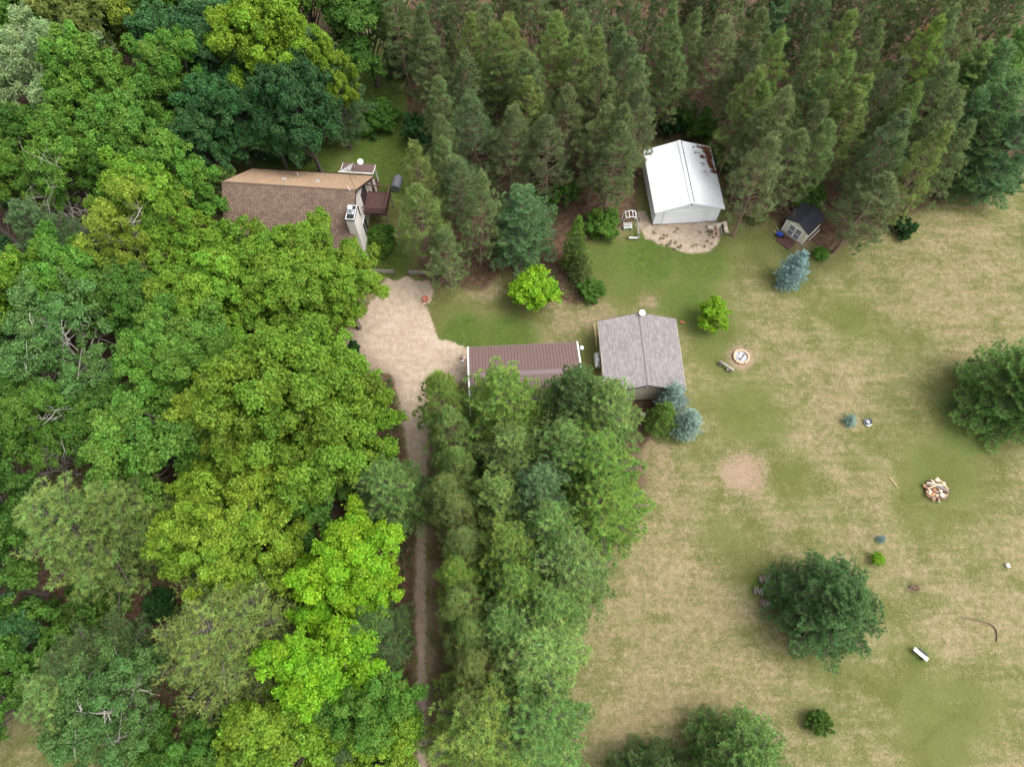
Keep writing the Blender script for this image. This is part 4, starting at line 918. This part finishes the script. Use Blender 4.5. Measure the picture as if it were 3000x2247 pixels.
PROTO = {}
def proto(key):
    """(kind, variant) -> nominal h, R, trunk mesh, crown mesh"""
    if key in PROTO: return PROTO[key]
    k, v = key; sd_ = abs(hash((len(k), v)))%1000+v*17+sum(map(ord, k))
    if k == 'maple': r = (14.0, 4.5, *broadleaf(sd_, 14.0, 4.5, 0.24, 13, 0.22, 0.31, 18, spike=0.35, sub=12, limbs=1.4))
    elif k == 'bigmaple': r = (17.0, 7.0, *broadleaf(sd_, 17.0, 7.0, 0.22, 21, 0.26, 0.36, 16, spike=0.35, sub=11, limbs=1.4))
    elif k == 'oak': r = (14.0, 4.5, *broadleaf(sd_, 14.0, 4.5, 0.2, 15, 0.20, 0.28, 20, spike=0.9, sub=12, limbs=1.4))
    elif k == 'aspen': r = (14.0, 5.0, *broadleaf(sd_, 14.0, 5.0, 0.22, 15, 0.17, 0.36, 26, 0.9, 0.28, limbs=2.8))
    elif k == 'small': r = (4.0, 1.6, *broadleaf(sd_, 4.0, 1.6, 0.12, 16, 0.17, 0.20, 14, spike=0.9, sub=9, rnd=True))
    elif k == 'bush': r = (2.5, 1.8, *broadleaf(sd_, 2.5, 1.8, -0.1, 16, 0.15, 0.21, 16, sub=8, rnd=True))
    elif k == 'red': r = (15.0, 3.3, *conifer(sd_, 'red', 15.0, 3.3, 0.24))
    elif k == 'redlow': r = (12.0, 2.8, *conifer(sd_, 'red', 12.0, 2.8, 0.16))
    elif k == 'white': r = (13.0, 4.0, *conifer(sd_, 'white', 13.0, 4.0, 0.12))
    elif k == 'full': r = (9.5, 5.2, *conifer(sd_, 'full', 9.5, 5.2, 0.04))
    elif k == 'larch': r = (14.0, 5.5, *conifer(sd_, 'larch', 14.0, 5.5, 0.12))
    elif k == 'spruce': r = (6.0, 1.9, *conifer(sd_, 'spruce', 6.0, 1.9, 0.03))
    elif k == 'tiny': r = (1.3, 0.6, *conifer(sd_, 'spruce', 1.3, 0.6, 0.05))
    elif k == 'dead': r = (9.0, 3.0, *bare_tree(sd_))
    PROTO[key] = r; return r
NVAR = dict(maple=5, bigmaple=2, oak=2, aspen=2, small=2, bush=3, red=6, redlow=3, white=3, larch=1, full=1, spruce=2, tiny=1, dead=2)
COLR = dict(  # crown colours (linear base colour), bark colours
    bright=(0.168, 0.288, 0.026), lime=(0.195, 0.305, 0.026), mid=(0.092, 0.190, 0.028), fresh=(0.128, 0.250, 0.034), dark=(0.058, 0.146, 0.042), teal=(0.085, 0.190, 0.062), yellow=(0.230, 0.300, 0.034),
    pale=(0.280, 0.380, 0.160), olive=(0.190, 0.225, 0.045), aspen=(0.125, 0.235, 0.058), glow=(0.205, 0.370, 0.016), deep=(0.030, 0.085, 0.018),
    pine=(0.205, 0.268, 0.102), pine2=(0.230, 0.305, 0.088), pined=(0.165, 0.225, 0.092), wpine=(0.235, 0.365, 0.100), wblue=(0.165, 0.290, 0.110), wolive=(0.250, 0.350, 0.088), wdark=(0.135, 0.215, 0.070), wyel=(0.225, 0.335, 0.068),
    blue=(0.338, 0.486, 0.444), sgreen=(0.192, 0.324, 0.055), bluegreen=(0.362, 0.512, 0.414), lone=(0.150, 0.262, 0.088), lgrey=(0.240, 0.315, 0.075))
BK = dict(brown=(0.16, 0.115, 0.095), grey=(0.17, 0.145, 0.13), white=(0.55, 0.53, 0.48), pine=(0.23, 0.16, 0.125), silver=(0.36, 0.33, 0.30))
RV = random.Random(77); CNT = {}
ANCH = dict(maple=0.72, bigmaple=0.70, oak=0.72, aspen=0.72, small=0.62, bush=0.5, dead=0.6)
def tree(name, kind, u, v, h, r, col, label, cat='tree', group=None, bark=None, at=None, tint=0.11):
    i = CNT.get(kind, 0); CNT[kind] = i+1
    key = (kind, i % NVAR[kind]); h0, r0, tm, cm = proto(key)
    af = ANCH.get(kind, 1.0)
    q = at if at is not None else P(u, v, h*af)
    s = r/r0; o = thing(name, label, cat, (q[0], q[1], -0.02), RV.uniform(0, 6.28), group)
    if kind in ('red', 'redlow', 'white', 'larch'): o.rotation_euler[0] = RV.gauss(0, .025); o.rotation_euler[1] = RV.gauss(0, .025)
    o.scale = (s*RV.uniform(.95, 1.05), s*RV.uniform(.95, 1.05), h/h0)
    t = link('trunk', tm, o); bc = BK[bark or ('pine' if kind in ('red', 'redlow') else 'grey')]; t.color = (*bc, 1)
    if cm is not None:
        c = link('crown', cm, o); k = COLR[col]; g = RV.uniform(1-tint, 1+tint)
        c.color = (*(min(1, x*g*RV.uniform(1-tint/2, 1+tint/2)) for x in k), 1)
    return o
# ------------------------------------------------------------------ trees: red pine plantation
ORD = ['first', 'second', 'third', 'fourth', 'fifth', 'sixth', 'seventh', 'eighth', 'ninth', 'tenth', 'eleventh', 'twelfth', 'thirteenth', 'fourteenth', 'fifteenth', 'sixteenth', 'seventeenth', 'eighteenth', 'nineteenth', 'twentieth']
ROWN = ['back', 'second', 'third', 'fourth', 'fifth', 'sixth', 'front']
STAND_A = [
 [(1226, 9), (1362, 63), (1425, 27), (1516, 59), (1629, 45), (1701, 23), (1842, 63), (1965, 25)],
 [(1253, 90), (1457, 90), (1545, 127), (1690, 112), (1747, 81), (1855, 113), (1985, 95)],
 [(1371, 158), (1470, 172), (1570, 167), (1778, 172), (1887, 181)],
 [(1280, 226), (1389, 276), (1543, 226), (1683, 250), (1806, 235), (1892, 258)],
 [(1299, 344), (1489, 317), (1620, 335), (1760, 312), (1833, 299)],
 [(1217, 439), (1308, 407), (1335, 470), (1815, 362)],
 [(1222, 543), (1294, 665), (1385, 520)]]
STAND_B = [
 [(2045, 10), (2127, 72), (2253, 23), (2425, -30), (2498, 18), (2747, 45), (2815, 23), (2885, -20)],
 [(2215, 130), (2281, 86), (2389, 149), (2489, 167), (2611, 77)],
 [(2220, 215), (2275, 240), (2407, 222), (2534, 204), (2647, 181), (2700, 235), (2788, 195)],
 [(2258, 310), (2325, 270), (2416, 308), (2534, 272), (2837, 294)],
 [(2285, 400), (2345, 375), (2430, 344), (2670, 326), (2780, 392), (2855, 362)],
 [(2643, 394)],
 [(2602, 516)]]
for stand, where, grp in ((STAND_A, 'stand left of white barn', 'red pines between the house and the white barn'), (STAND_B, 'stand right of white barn', 'red pines behind the garden shed')):
    for ri, row in enumerate(stand):
        for k, (u, v) in enumerate(sorted(row)):
            lb = f'{ORD[k]} red pine from left, {ROWN[ri]} row of {where}'
            if (u, v) == (2643, 394): lb = 'red pine alone in the sixth row of stand right of white barn'
            if (u, v) == (2602, 516): lb = 'red pine with visible bare limbs just right of the garden shed'
            h = 16.0-0.35*ri+RV.uniform(-1.6, 1.2)
            if (u, v) in ((1294, 665),): h = 10.5
            if (u, v) in ((2602, 516),): h = 12.5
            col = RV.choice(['pine', 'pine', 'pined', 'pine2']); 
            if (u, v) == (2747, 45): col = 'wyel'
            pt = tree('red_pine', 'red', u, v, h, 4.3 if (u, v) == (2602, 516) else RV.uniform(2.9, 3.6), col, lb, group=grp)
            if (u, v) == (2747, 45):                 # a few browned branch tips
                pt['label'] = 'yellowish red pine with orange dead branch tips at the top right'
                rg7 = np.random.default_rng(7)
                for (bu, bv, bz) in ((2722, 78, 13.5), (2716, 108, 12.5), (2740, 131, 12.0), (2710, 150, 11.5), (2733, 128, 12.2)):
                    tq = pt.matrix_basis.inverted() @ P(bu, bv, bz); n7 = 9
                    V7, F7 = needles(np.array(tq)+rg7.normal(0, .16, (n7, 3)), unit(rg7.normal(0, .4, (n7, 3))+np.array([0, -.3, 1])), 18, 0.26, 0.06, rg7)
                    o7 = link('dead_tip', mesh_np('dead_tip', V7, [F7], [NEED], {'tv': rg7.random(len(V7)), 'th': rg7.random(len(V7))}), pt); o7.color = (0.62, 0.30, 0.10, 1)
for j, vv in enumerate((-95, -200)):
    us = list(range(1150-40*j, 3100+60*j, 104+14*j))
    for side, uu in (('left', [u for u in us if u < 2050]), ('right', [u for u in us if u >= 2050])):
        for k, u in enumerate(uu):
            tree('red_pine', 'red', u+RV.uniform(-18, 18), vv+RV.uniform(-25, 25), 16+RV.uniform(-.8, .8), RV.uniform(2.9, 3.5), RV.choice(['pine', 'pined', 'pined']), f'{ORD[k]} red pine from left cut by the top edge, {("nearer", "rearmost")[j]} row, {side} of the barn', group=f'red pines cut by the top edge, {side} half')
for k, u in enumerate(range(-60, 1120, 118)):
    tree('broadleaf_tree', 'maple', u+RV.uniform(-20, 20), -95+RV.uniform(-30, 30), 15, RV.uniform(4, 4.8), RV.choice(['mid', 'dark', 'fresh', 'mid']), f'{ORD[k]} green crown from left cut by the top edge of the mixed wood', group='crowns cut by the top edge')
for k, v in enumerate(range(-20, 2250, 190)):
    tree('broadleaf_tree', 'maple', -110+RV.uniform(-30, 20), v, 14, RV.uniform(4, 4.8), RV.choice(['mid', 'dark', 'mid']), f'{ORD[k]} green crown from the top cut by the left edge of the wood', group='crowns cut by the left edge')
# pines and white pines between driveway and lawn
for k, (u, v, h, r) in enumerate(((1300, 1108, 13, 2.9), (1335, 1215, 12.5, 2.7), (1335, 1315, 12, 2.5), (1325, 1400, 12, 2.6), (1355, 1470, 11.5, 2.4), (1365, 1560, 12, 2.6), (1360, 1645, 12, 2.5), (1365, 1745, 12, 2.7), (1395, 1850, 12, 2.5), (1395, 1945, 11.5, 2.5), (1405, 2045, 11, 2.4))):
    tree('red_pine', 'redlow', u-22, v, h, r*1.12, RV.choice(['pine2', 'wyel', 'pine2']), f'{ORD[k]} tufted pine from the garage along the driveway edge', group='pines along the driveway edge')
WP = [(1480, 1112, 13.5, 5.4, 'wyel'), (1690, 1115, 13, 4.4, 'wdark'), (1790, 1140, 12.5, 4.6, 'wpine'), (1500, 1260, 12, 4.4, 'wpine'), (1640, 1250, 12.5, 4.4, 'wpine'), (1770, 1320, 12, 5.2, 'wyel'), (1575, 1390, 12, 4.3, 'wblue'), (1460, 1420, 11.5, 3.7, 'wpine'), (1790, 1435, 11, 4.9, 'wyel'), (1610, 1500, 12, 4.1, 'wpine'), (1490, 1570, 12, 4.0, 'wyel'), (1660, 1640, 11.5, 5.2, 'wpine'), (1510, 1685, 12, 4.1, 'wyel'), (1475, 1810, 11.5, 3.7, 'wpine'), (1610, 1770, 11, 3.9, 'wpine'), (1570, 1900, 12, 5.4, 'wpine'), (1430, 2135, 12, 5.6, 'wyel'), (1580, 2135, 12, 4.9, 'wpine')]
for k, (u, v, h, r, c) in enumerate(WP):
    tree('white_pine', 'white', u, v, h, r, c, f'{ORD[k]} soft white pine from the garage in the belt by the lawn', group='white pines between driveway and lawn')
tree('white_pine', 'white', 1530, 548, 11.5, 4.6, 'wblue', 'bluish white pine standing alone above the lime-green maple')
tree('white_pine', 'full', 3150, 1050, 11, 5.8, 'wpine', 'broad feathery pine cut by the right edge beyond the lawn')
tree('white_pine', 'full', 2508, 1748, 9.5, 5.1, 'lone', 'lone round pine on the dry lawn with firewood at its side')
tree('white_pine', 'full', 2225, 2262, 9, 4.8, 'wpine', 'feathery green pine cut by the bottom edge, nearer the lawn')
tree('white_pine', 'full', 1945, 2320, 8, 3.8, 'wdark', 'smaller pine at the bottom edge, left of the larger feathery one')
for (u, v, h, r, c, lb) in ((747, 72, 14, 3.2, 'wblue', 'bluish white pine behind the lime tree in the back of the wood'), (837, 45, 14, 3.2, 'wblue', 'pale bluish pine at the top edge beside the dark lawn gap'), (930, 95, 15, 4.0, 'wblue', 'grey-blue white pine right of the big lime-green crown'), (407, 140, 15, 4.8, 'wolive', 'olive white pine with bare inner limbs in the upper left wood'), (30, 600, 14, 4.5, 'wblue', 'silvery blue pine at the left edge near the dead tree'), (110, 1500, 15, 6.6, 'wolive', 'huge yellow-olive white pine at the left edge'), (300, 1440, 14, 4.6, 'wolive', 'olive white pine leaning over the dark gap in the left wood'), (1115, 1385, 12, 4.2, 'wpine', 'grey-green pine overhanging the narrow driveway'), (1050, 1830, 12, 4.2, 'wdark', 'dull grey-green pine between two bright maples by the drive'), (90, 2040, 12, 5.0, 'wpine', 'green pine in the lower left corner above the clearing'), (180, 1930, 12, 4.6, 'wdark', 'dark pine in the shade near the lower left birch'), (376, 1150, 9, 3.0, 'wolive', 'small olive pine wedged among bright crowns'), (2950, 130, 14, 4.2, 'wblue', 'blue-green white pine in the upper right corner'), (2990, 225, 14, 4.6, 'wblue', 'large blue-green pine at the right edge behind the boxes'), (2890, 260, 13, 3.6, 'wblue', 'slim blue-green pine between red pines and the right edge'), (3040, 60, 14, 4.4, 'wpine', 'green pine leaving the frame in the upper right corner'), (2965, 345, 12, 3.4, 'wdark', 'shaded pine above the low bush at the right wood edge'), (3075, 310, 13, 4.4, 'wblue', 'blue-green pine mostly outside the right edge'), (2870, 120, 14, 3.6, 'wpine', 'green white pine beside the last red pines in the upper right'), (640, 488, 7, 2.4, 'wolive', 'short olive pine at the house back left corner'), (2290, -40, 14, 3.5, 'wblue', 'bluish spruce-like pine in the gap of the back row'), (1020, 2215, 9, 3.0, 'wdark', 'dark pine at the bottom edge beside the drive')):
    tree('white_pine', 'white', u, v, h, r, c, lb)
tree('larch', 'larch', 590, 1850, 14, 8.0, 'lgrey', 'feathery grey-olive larch spreading in the lower left wood')
# spruces
tree('blue_spruce', 'spruce', 2360, 742, 5.6, 1.9, 'blue', 'blue spruce on the lawn in front of the garden shed')
tree('blue_spruce', 'spruce', 1990, 1130, 5.2, 2.0, 'blue', 'blue spruce tucked against the cabin front wall')
tree('blue_spruce', 'spruce', 2035, 1205, 5.0, 1.75, 'bluegreen', 'blue-green spruce at the right of the cabin group')
tree('green_spruce', 'spruce', 1955, 1195, 5.0, 2.0, 'sgreen', 'bright green round conifer between two blue spruces')
tree('green_spruce', 'spruce', 1695, 640, 8.5, 1.7, 'sgreen', 'slim green conifer right of the bluish white pine')
tree('green_spruce', 'spruce', 1712, 735, 5.0, 1.6, 'wolive', 'olive conifer with brown base beside the slim green conifer')
tree('tiny_spruce', 'tiny', 2508, 1224, 1.3, 0.75, 'bluegreen', 'tiny blue spruce next to the dark round tub')
tree('tiny_spruce', 'tiny', 2588, 1577, 0.8, 0.42, 'blue', 'tiny grey-blue seedling above the lone pine')
# ------------------------------------------------------------------ broadleaf trees: u, v, h, r, colour, kind, label
BL = [
 (36, 30, 15, 4.2, 'mid', 'maple', 'mid-green tree in the very upper left corner'), (130, 18, 14, 3.6, 'fresh', 'maple', 'fresh green tree at the top edge near the left corner'),
 (240, 75, 16, 4.2, 'olive', 'oak', 'yellow-olive rounded crown near the top left'), (350, 40, 15, 4.0, 'yellow', 'oak', 'yellowish crown right of the olive one at the top'),
 (450, 45, 14, 3.8, 'mid', 'maple', 'dark mid-green crown left of the top-edge gap'), (566, 25, 15, 4.2, 'fresh', 'maple', 'fresh green crown at the top edge above the teal maple'),
 (690, 35, 15, 4.6, 'fresh', 'maple', 'broad fresh green crown at the top edge left of bluish pines'), (1065, 60, 13, 5.0, 'mid', 'oak', 'mid-green tree at the top beside the plantation'),
 (120, 175, 16, 6.2, 'pale', 'aspen', 'pale silvery green poplar with visible limbs, upper left'), (20, 120, 14, 3.5, 'fresh', 'maple', 'fresh green crown at left edge above the silvery poplar'),
 (500, 115, 15, 4.0, 'teal', 'maple', 'blue-green crown between olive pine and teal maple'), (262, 240, 17, 4.6, 'fresh', 'maple', 'tall fresh green tree right of the silvery poplar'),
 (255, 340, 14, 4.2, 'fresh', 'maple', 'rounded fresh green crown below the tall fresh tree'), (385, 370, 15, 4.3, 'fresh', 'oak', 'bushy fresh green crown left of the olive pine trunk'),
 (510, 205, 16, 3.8, 'fresh', 'oak', 'bright pointed crown between olive pine and teal maple'), (625, 135, 16, 4.4, 'teal', 'maple', 'teal-green maple left of the lime-green giant'),
 (645, 300, 14, 4.4, 'dark', 'maple', 'dark green maple in the shade behind the house'), (590, 390, 12, 3.6, 'dark', 'maple', 'dark crown at the wood edge behind the house corner'),
 (790, 160, 17, 5.4, 'lime', 'bigmaple', 'large lime-green maple behind the house'), (965, 220, 15, 3.0, 'lime', 'maple', 'small lime-green crown hanging right of the large lime maple'),
 (868, 300, 15, 4.7, 'dark', 'bigmaple', 'large dark green maple in front of the lime-green maple'), (770, 330, 12, 3.6, 'dark', 'maple', 'dark green tree below the lime maple, above the blossom bush'),
 (50, 410, 14, 4.2, 'mid', 'maple', 'mid-green tree at the left edge below the silvery poplar'), (85, 505, 13, 3.3, 'fresh', 'oak', 'fresh crown at the left above the dead tree'),
 (190, 462, 15, 4.0, 'fresh', 'maple', 'fresh rounded crown directly above the dead tree'), (300, 500, 13, 3.0, 'mid', 'maple', 'mid-green crown right of the dead tree top'),
 (390, 490, 12, 3.4, 'mid', 'maple', 'low mid-green crown left of the house'), (520, 520, 14, 3.7, 'fresh', 'maple', 'fresh green tree standing at the house left end'),
 (430, 570, 15, 4.6, 'bright', 'oak', 'pale bright crown left of the house front'), (400, 680, 15, 5.2, 'yellow', 'aspen', 'yellow-green airy tree with pale bare limbs'),
 (525, 700, 14, 3.8, 'bright', 'maple', 'bright crown between the airy yellow tree and the house'),
 (715, 752, 12, 4.6, 'bright', 'maple', 'bright maple covering the lower left of the house roof'), (925, 748, 11.5, 3.8, 'bright', 'oak', 'bright upright maple before the house roof, left of chimney'),
 (840, 832, 13, 5.0, 'bright', 'maple', 'bright maple in the middle of the group before the house'), (670, 850, 13, 4.8, 'bright', 'maple', 'bright maple at the left of the group before the house'),
 (1000, 832, 12, 4.2, 'bright', 'oak', 'bright maple reaching over the top of the gravel drive'), (850, 930, 8, 2.8, 'dark', 'maple', 'low dark green crown in the shade by the gravel turning area'),
 (30, 850, 14, 4.4, 'bright', 'maple', 'bright crown at the left edge above the blue-green aspen'), (190, 810, 14, 4.2, 'fresh', 'oak', 'fresh crown above the blue-green aspen'),
 (300, 860, 13, 3.8, 'fresh', 'maple', 'fresh crown right of the blue-green aspen top'), (380, 880, 13, 4.2, 'mid', 'maple', 'mid-green crown below the airy yellow tree'),
 (545, 880, 13, 4.2, 'bright', 'oak', 'bright crown left of the pale forked bare limb'), (160, 990, 15, 6.2, 'aspen', 'aspen', 'big blue-green aspen with white limbs at the left'),
 (480, 1020, 14, 4.2, 'fresh', 'oak', 'layered fresh green maple right of the aspen'), (600, 1040, 14, 4.0, 'fresh', 'oak', 'layered fresh maple with spiky top left of the drive'),
 (480, 1150, 12, 3.8, 'fresh', 'maple', 'fresh crown below the layered maples'), (430, 1300, 14, 5.2, 'fresh', 'maple', 'wide fresh maple above the dark brown gap'),
 (760, 1135, 15, 4.4, 'bright', 'maple', 'pale bright maple at the upper left of the great golden group'), (900, 1110, 15, 4.8, 'bright', 'maple', 'bright maple nearest the gravel drive bend'),
 (650, 1230, 14, 4.0, 'yellow', 'oak', 'yellow-tinged maple at the left of the golden group'), (860, 1210, 17, 6.8, 'bright', 'bigmaple', 'great bright maple beside the driveway'),
 (990, 1215, 14, 4.6, 'bright', 'maple', 'bright maple overhanging the driveway edge'), (780, 1370, 13, 4.4, 'lime', 'maple', 'lime maple below the great bright maple'),
 (920, 1420, 11, 4.2, 'mid', 'maple', 'shaded green maple behind the glowing maple'),
 (30, 1225, 13, 4.2, 'fresh', 'maple', 'fresh crown at the left edge above the huge olive pine'), (160, 1240, 13, 4.2, 'fresh', 'aspen', 'open fresh crown with grey twigs above the huge olive pine'),
 (290, 1220, 12, 3.6, 'mid', 'maple', 'mid-green crown beside the wide fresh maple'),
 (690, 1560, 14, 5.4, 'lime', 'bigmaple', 'rounded golden-lime maple in the lower left'), (615, 1440, 12, 3.0, 'lime', 'maple', 'lime crown at the edge of the dark brown gap'),
 (1035, 1660, 13, 4.6, 'glow', 'oak', 'glowing yellow-green maple at the driveway'), (950, 1930, 13, 4.2, 'glow', 'oak', 'glowing bright green maple left of the drive, lower down'),
 (290, 2075, 12, 4.4, 'aspen', 'aspen', 'open birch with white limbs near the lower left'), (45, 1900, 11, 3.6, 'mid', 'maple', 'mid-green tree at the left edge behind a pale fallen trunk'),
 (830, 2190, 11, 4.6, 'lime', 'maple', 'lime maple at the bottom edge left of the drive'), (1085, 2090, 11, 3.4, 'fresh', 'maple', 'fresh crown beside the drive near the bottom'),
 (1115, 2215, 10, 3.4, 'lime', 'maple', 'lime crown at the bottom edge touching the drive'), (960, 2060, 10, 3.4, 'mid', 'maple', 'mid-green crown under the glowing lower maple'),
 (560, 2215, 8, 3.2, 'mid', 'maple', 'low mid-green tree at the bottom edge by the clearing')]
for (u, v, h, r, c, kd, lb) in BL:
    tree('broadleaf_tree', kd, u, v, h, r, c, lb, group='trees of the mixed wood', bark='white' if kd == 'aspen' else 'grey')
tree('dead_tree', 'dead', 205, 610, 13, 4.2, 'mid', 'bare dead tree with grey branches near the left edge', bark='silver')
tree('dead_tree', 'dead', 640, 930, 8, 2.6, 'mid', 'pale forked dead limb between bright crowns', bark='silver')
tree('dead_tree', 'dead', 130, 1335, 9, 3.4, 'mid', 'tangle of grey dead twigs above the huge olive pine', bark='silver')
tree('young_maple', 'small', 1570, 850, 4.2, 2.35, 'glow', 'lime-green young maple below the bluish white pine')
tree('young_maple', 'small', 2090, 920, 3.4, 1.6, 'glow', 'bright yellow-green young maple on the lawn right of the cabin')
tree('young_maple', 'small', 2573, 1636, 1.0, 0.55, 'glow', 'tiny lime sapling right of the lone pine')
# ------------------------------------------------------------------ bushes
BU = [(1108, 342, 3.0, 2.6, 'mid', 'big rounded dark green lilac on the shady lawn'), (778, 435, 2.6, 1.8, 'dark', 'dark bush with white blossom behind the house'), (1108, 715, 2.4, 1.5, 'fresh', 'green bush at the foot of the chimney wall'), (1128, 690, 2.2, 1.3, 'mid', 'mid-green bush under the deck'),
 (2027, 345, 2.6, 2.2, 'mid', 'green bush behind the white barn ridge'), (2070, 378, 2.0, 1.5, 'mid', 'green bush behind the white barn right corner'), (2109, 462, 2.6, 1.6, 'mid', 'green bush along the white barn right wall'), (1960, 360, 2.2, 1.8, 'deep', 'dark bush behind the white barn left corner'),
 (2376, 572, 2.0, 1.9, 'mid', 'green bush behind the shed roof'), (2217, 634, 1.2, 1.0, 'fresh', 'small green bush between barn and shed'), (2650, 668, 1.6, 1.3, 'deep', 'green bush at the wood edge right of the shed'), (2950, 520, 1.4, 1.8, 'deep', 'low green bush at the right wood edge'), (2407, 744, 0.8, 0.9, 'fresh', 'small green plant behind the blue spruce'),
 (1630, 560, 4.0, 2.2, 'mid', 'tall green shrub right of the bluish white pine'), (1610, 480, 3.0, 1.8, 'deep', 'dark shrub in the gap of the pine stand'), (1766, 655, 2.6, 2.0, 'fresh', 'fresh green bush left of the garden pen'), (1225, 385, 3.5, 1.8, 'dark', 'dark bush at the edge of the shady lawn'), (1175, 180, 3.5, 2.0, 'dark', 'dark bush under the first pines by the lawn gap'),
 (1735, 850, 1.6, 1.4, 'mid', 'sprawling bush below the olive conifer'), (1020, 1040, 1.8, 1.5, 'deep', 'dark bush at the gravel turning area edge'), (2430, 175, 2.5, 2.4, 'bright', 'bright bush in the right pine stand gap'), (2400, 2115, 1.6, 1.05, 'mid', 'small dense green bush alone on the lower lawn'), (265, 1790, 4.0, 2.6, 'mid', 'bright leafy undergrowth beneath the huge olive pine'), (80, 1850, 4, 2.6, 'mid', 'leafy shrub by the pale fallen trunk'), (470, 1775, 2, 1.6, 'deep', 'dark shrub in the brown gap of the wood'),
 (420, 2170, 3, 2.6, 'fresh', 'fresh green shrub beside the lower left clearing'), (700, 2130, 3, 2.6, 'deep', 'dark shrub in the shade near the bottom edge'), (2540, 640, 1.6, 1.4, 'mid', 'green bush under the pine right of the shed'), (600, 1330, 4, 2.6, 'deep', 'dark shrub in the gap left of the lime maple'), (640, 1700, 4, 2.4, 'deep', 'dark shrub between golden maple and larch'), (930, 1000, 2.4, 1.6, 'deep', 'dark shrub in the shade left of the turning area'), (870, 430, 3, 2.0, 'dark', 'dark bush at the foot of the large dark maple')]
for (u, v, h, r, c, lb) in BU:
    o = tree('bush', 'bush', u, v, h, r, c, lb, 'bush', 'bushes of the yard and wood')
    if 'blossom' in lb:
        V = []; F = []
        for k in range(150):
            a, b_ = RV.uniform(0, 6.28), RV.uniform(0.15, 1.45); d = Vector((math.cos(a)*math.cos(b_), math.sin(a)*math.cos(b_), math.sin(b_)))
            p = Vector((d.x*1.8, d.y*1.8, 1.2+d.z*1.3))*RV.uniform(.93, 1.04); i = len(V); e = 0.07
            V += [p+Vector((e, 0, 0)), p+Vector((0, e, 0)), p+Vector((-e, 0, 0)), p+Vector((0, -e, 0)), p+d*0.05]; F += [(i, i+1, i+4), (i+1, i+2, i+4), (i+2, i+3, i+4), (i+3, i, i+4)]
        MB().add(V, F).build('blossom', m_flower, o)
# fallen birch trunks
for (a, e, lb) in (((-30, 1855), (100, 1842), 'pale fallen birch trunk at the left edge, upper of two'), ((-20, 1986), (95, 1984), 'pale fallen birch trunk at the left edge, lower of two')):
    q = P(*a, 2.0); t = thing('fallen_trunk', lb, 'trunk', (q.x, q.y, 0), 0, 'fallen birch trunks')
    d = P(*e, 2.0)-q; o = MB().tube([(0, 0, 2.2), (d.x*.5, d.y*.5, 2.0), (d.x, d.y, 1.6)], [0.14, 0.12, 0.1], 8).build('stem', BARK, t, smooth=True); o.color = (0.5, 0.47, 0.42, 1)
    for k in range(5):
        s = RV.uniform(.1, .9); p0 = Vector((d.x*s, d.y*s, 2.0)); o = MB().tube([p0, p0+Vector((RV.uniform(-.8, .8), RV.uniform(-.8, .8), -1.4))], [0.05, 0.03], 5).build('branch', BARK, t); o.color = (0.4, 0.37, 0.32, 1)
# ------------------------------------------------------------------ ground cover (uncountable)
def ground_cover(name, poly, n, size, cols, seed, label, zmax=0.35, inside=0.5):
    rg = np.random.default_rng(seed); a, b_, c, d = bx(poly, 0)
    a, b_, c, d = max(a, -78), min(b_, 78), max(c, -10), min(d, 100)
    X = rg.uniform(a, b_, n*2); Y = rg.uniform(c, d, n*2)
    f = np.sin(X*0.45+1.3*np.sin(Y*0.3))+np.sin(Y*0.5+1.1*np.sin(X*0.37))+rg.normal(0, .5, n*2)
    k = (sdist(poly, X, Y) < -inside) & (f > 0.35); X, Y = X[k][:n], Y[k][:n]; m = len(X)
    pos = np.stack([X, Y, rg.uniform(0.05, zmax, m)], 1); nr = unit(np.array([0, 0, 1.0])+rg.normal(0, .45, (m, 3)))
    V, F = leaf_quads(pos, nr, size, 0.7, rg)
    o = link(name, mesh_np(name, V, [F], [LEAF], {'tv': np.repeat(rg.random(m), 4), 'th': np.repeat(rg.random(m), 4)})); o.color = (*cols, 1)
    return tag(o, label, 'undergrowth', kind='stuff')
ground_cover('undergrowth', LIT_LEFT, 42000, 0.30, (0.045, 0.11, 0.02), 3, 'low leafy undergrowth on the floor of the mixed wood', 0.6)
ground_cover('undergrowth', LIT_PINE, 26000, 0.24, (0.06, 0.12, 0.03), 4, 'scattered low plants on the pine plantation floor', 0.4)
# weeds on the gravel apron
rg = np.random.default_rng(9); ps = []
for (u, v) in [(1945, 690), (1954, 692), (1965, 709), (1985, 672), (1977, 681), (1962, 716), (1978, 713), (1985, 725), (1955, 718), (1935, 700), (1944, 699), (2073, 680), (2080, 690), (2072, 708), (2085, 716), (2090, 697), (2040, 718), (2028, 722), (2064, 723), (2088, 730), (1995, 721), (1992, 728), (1975, 732), (2050, 682), (2080, 683), (1918, 686), (1915, 680)]:
    q = P(u, v); ps.append(np.stack([rg.normal(q.x, .09, 26), rg.normal(q.y, .09, 26), rg.uniform(.03, .16, 26)], 1))
ps = np.concatenate(ps); V, F = leaf_quads(ps, unit(np.array([0, 0, 1.0])+rg.normal(0, .5, ps.shape)), 0.11, 0.6, rg)
o = link('weeds', mesh_np('weeds', V, [F], [LEAF], {'tv': rg.random(len(V)), 'th': rg.random(len(V))})); o.color = (0.13, 0.13, 0.05, 1)
tag(o, 'scattered dark weed tufts on the gravel before the barn', 'weeds', kind='stuff')
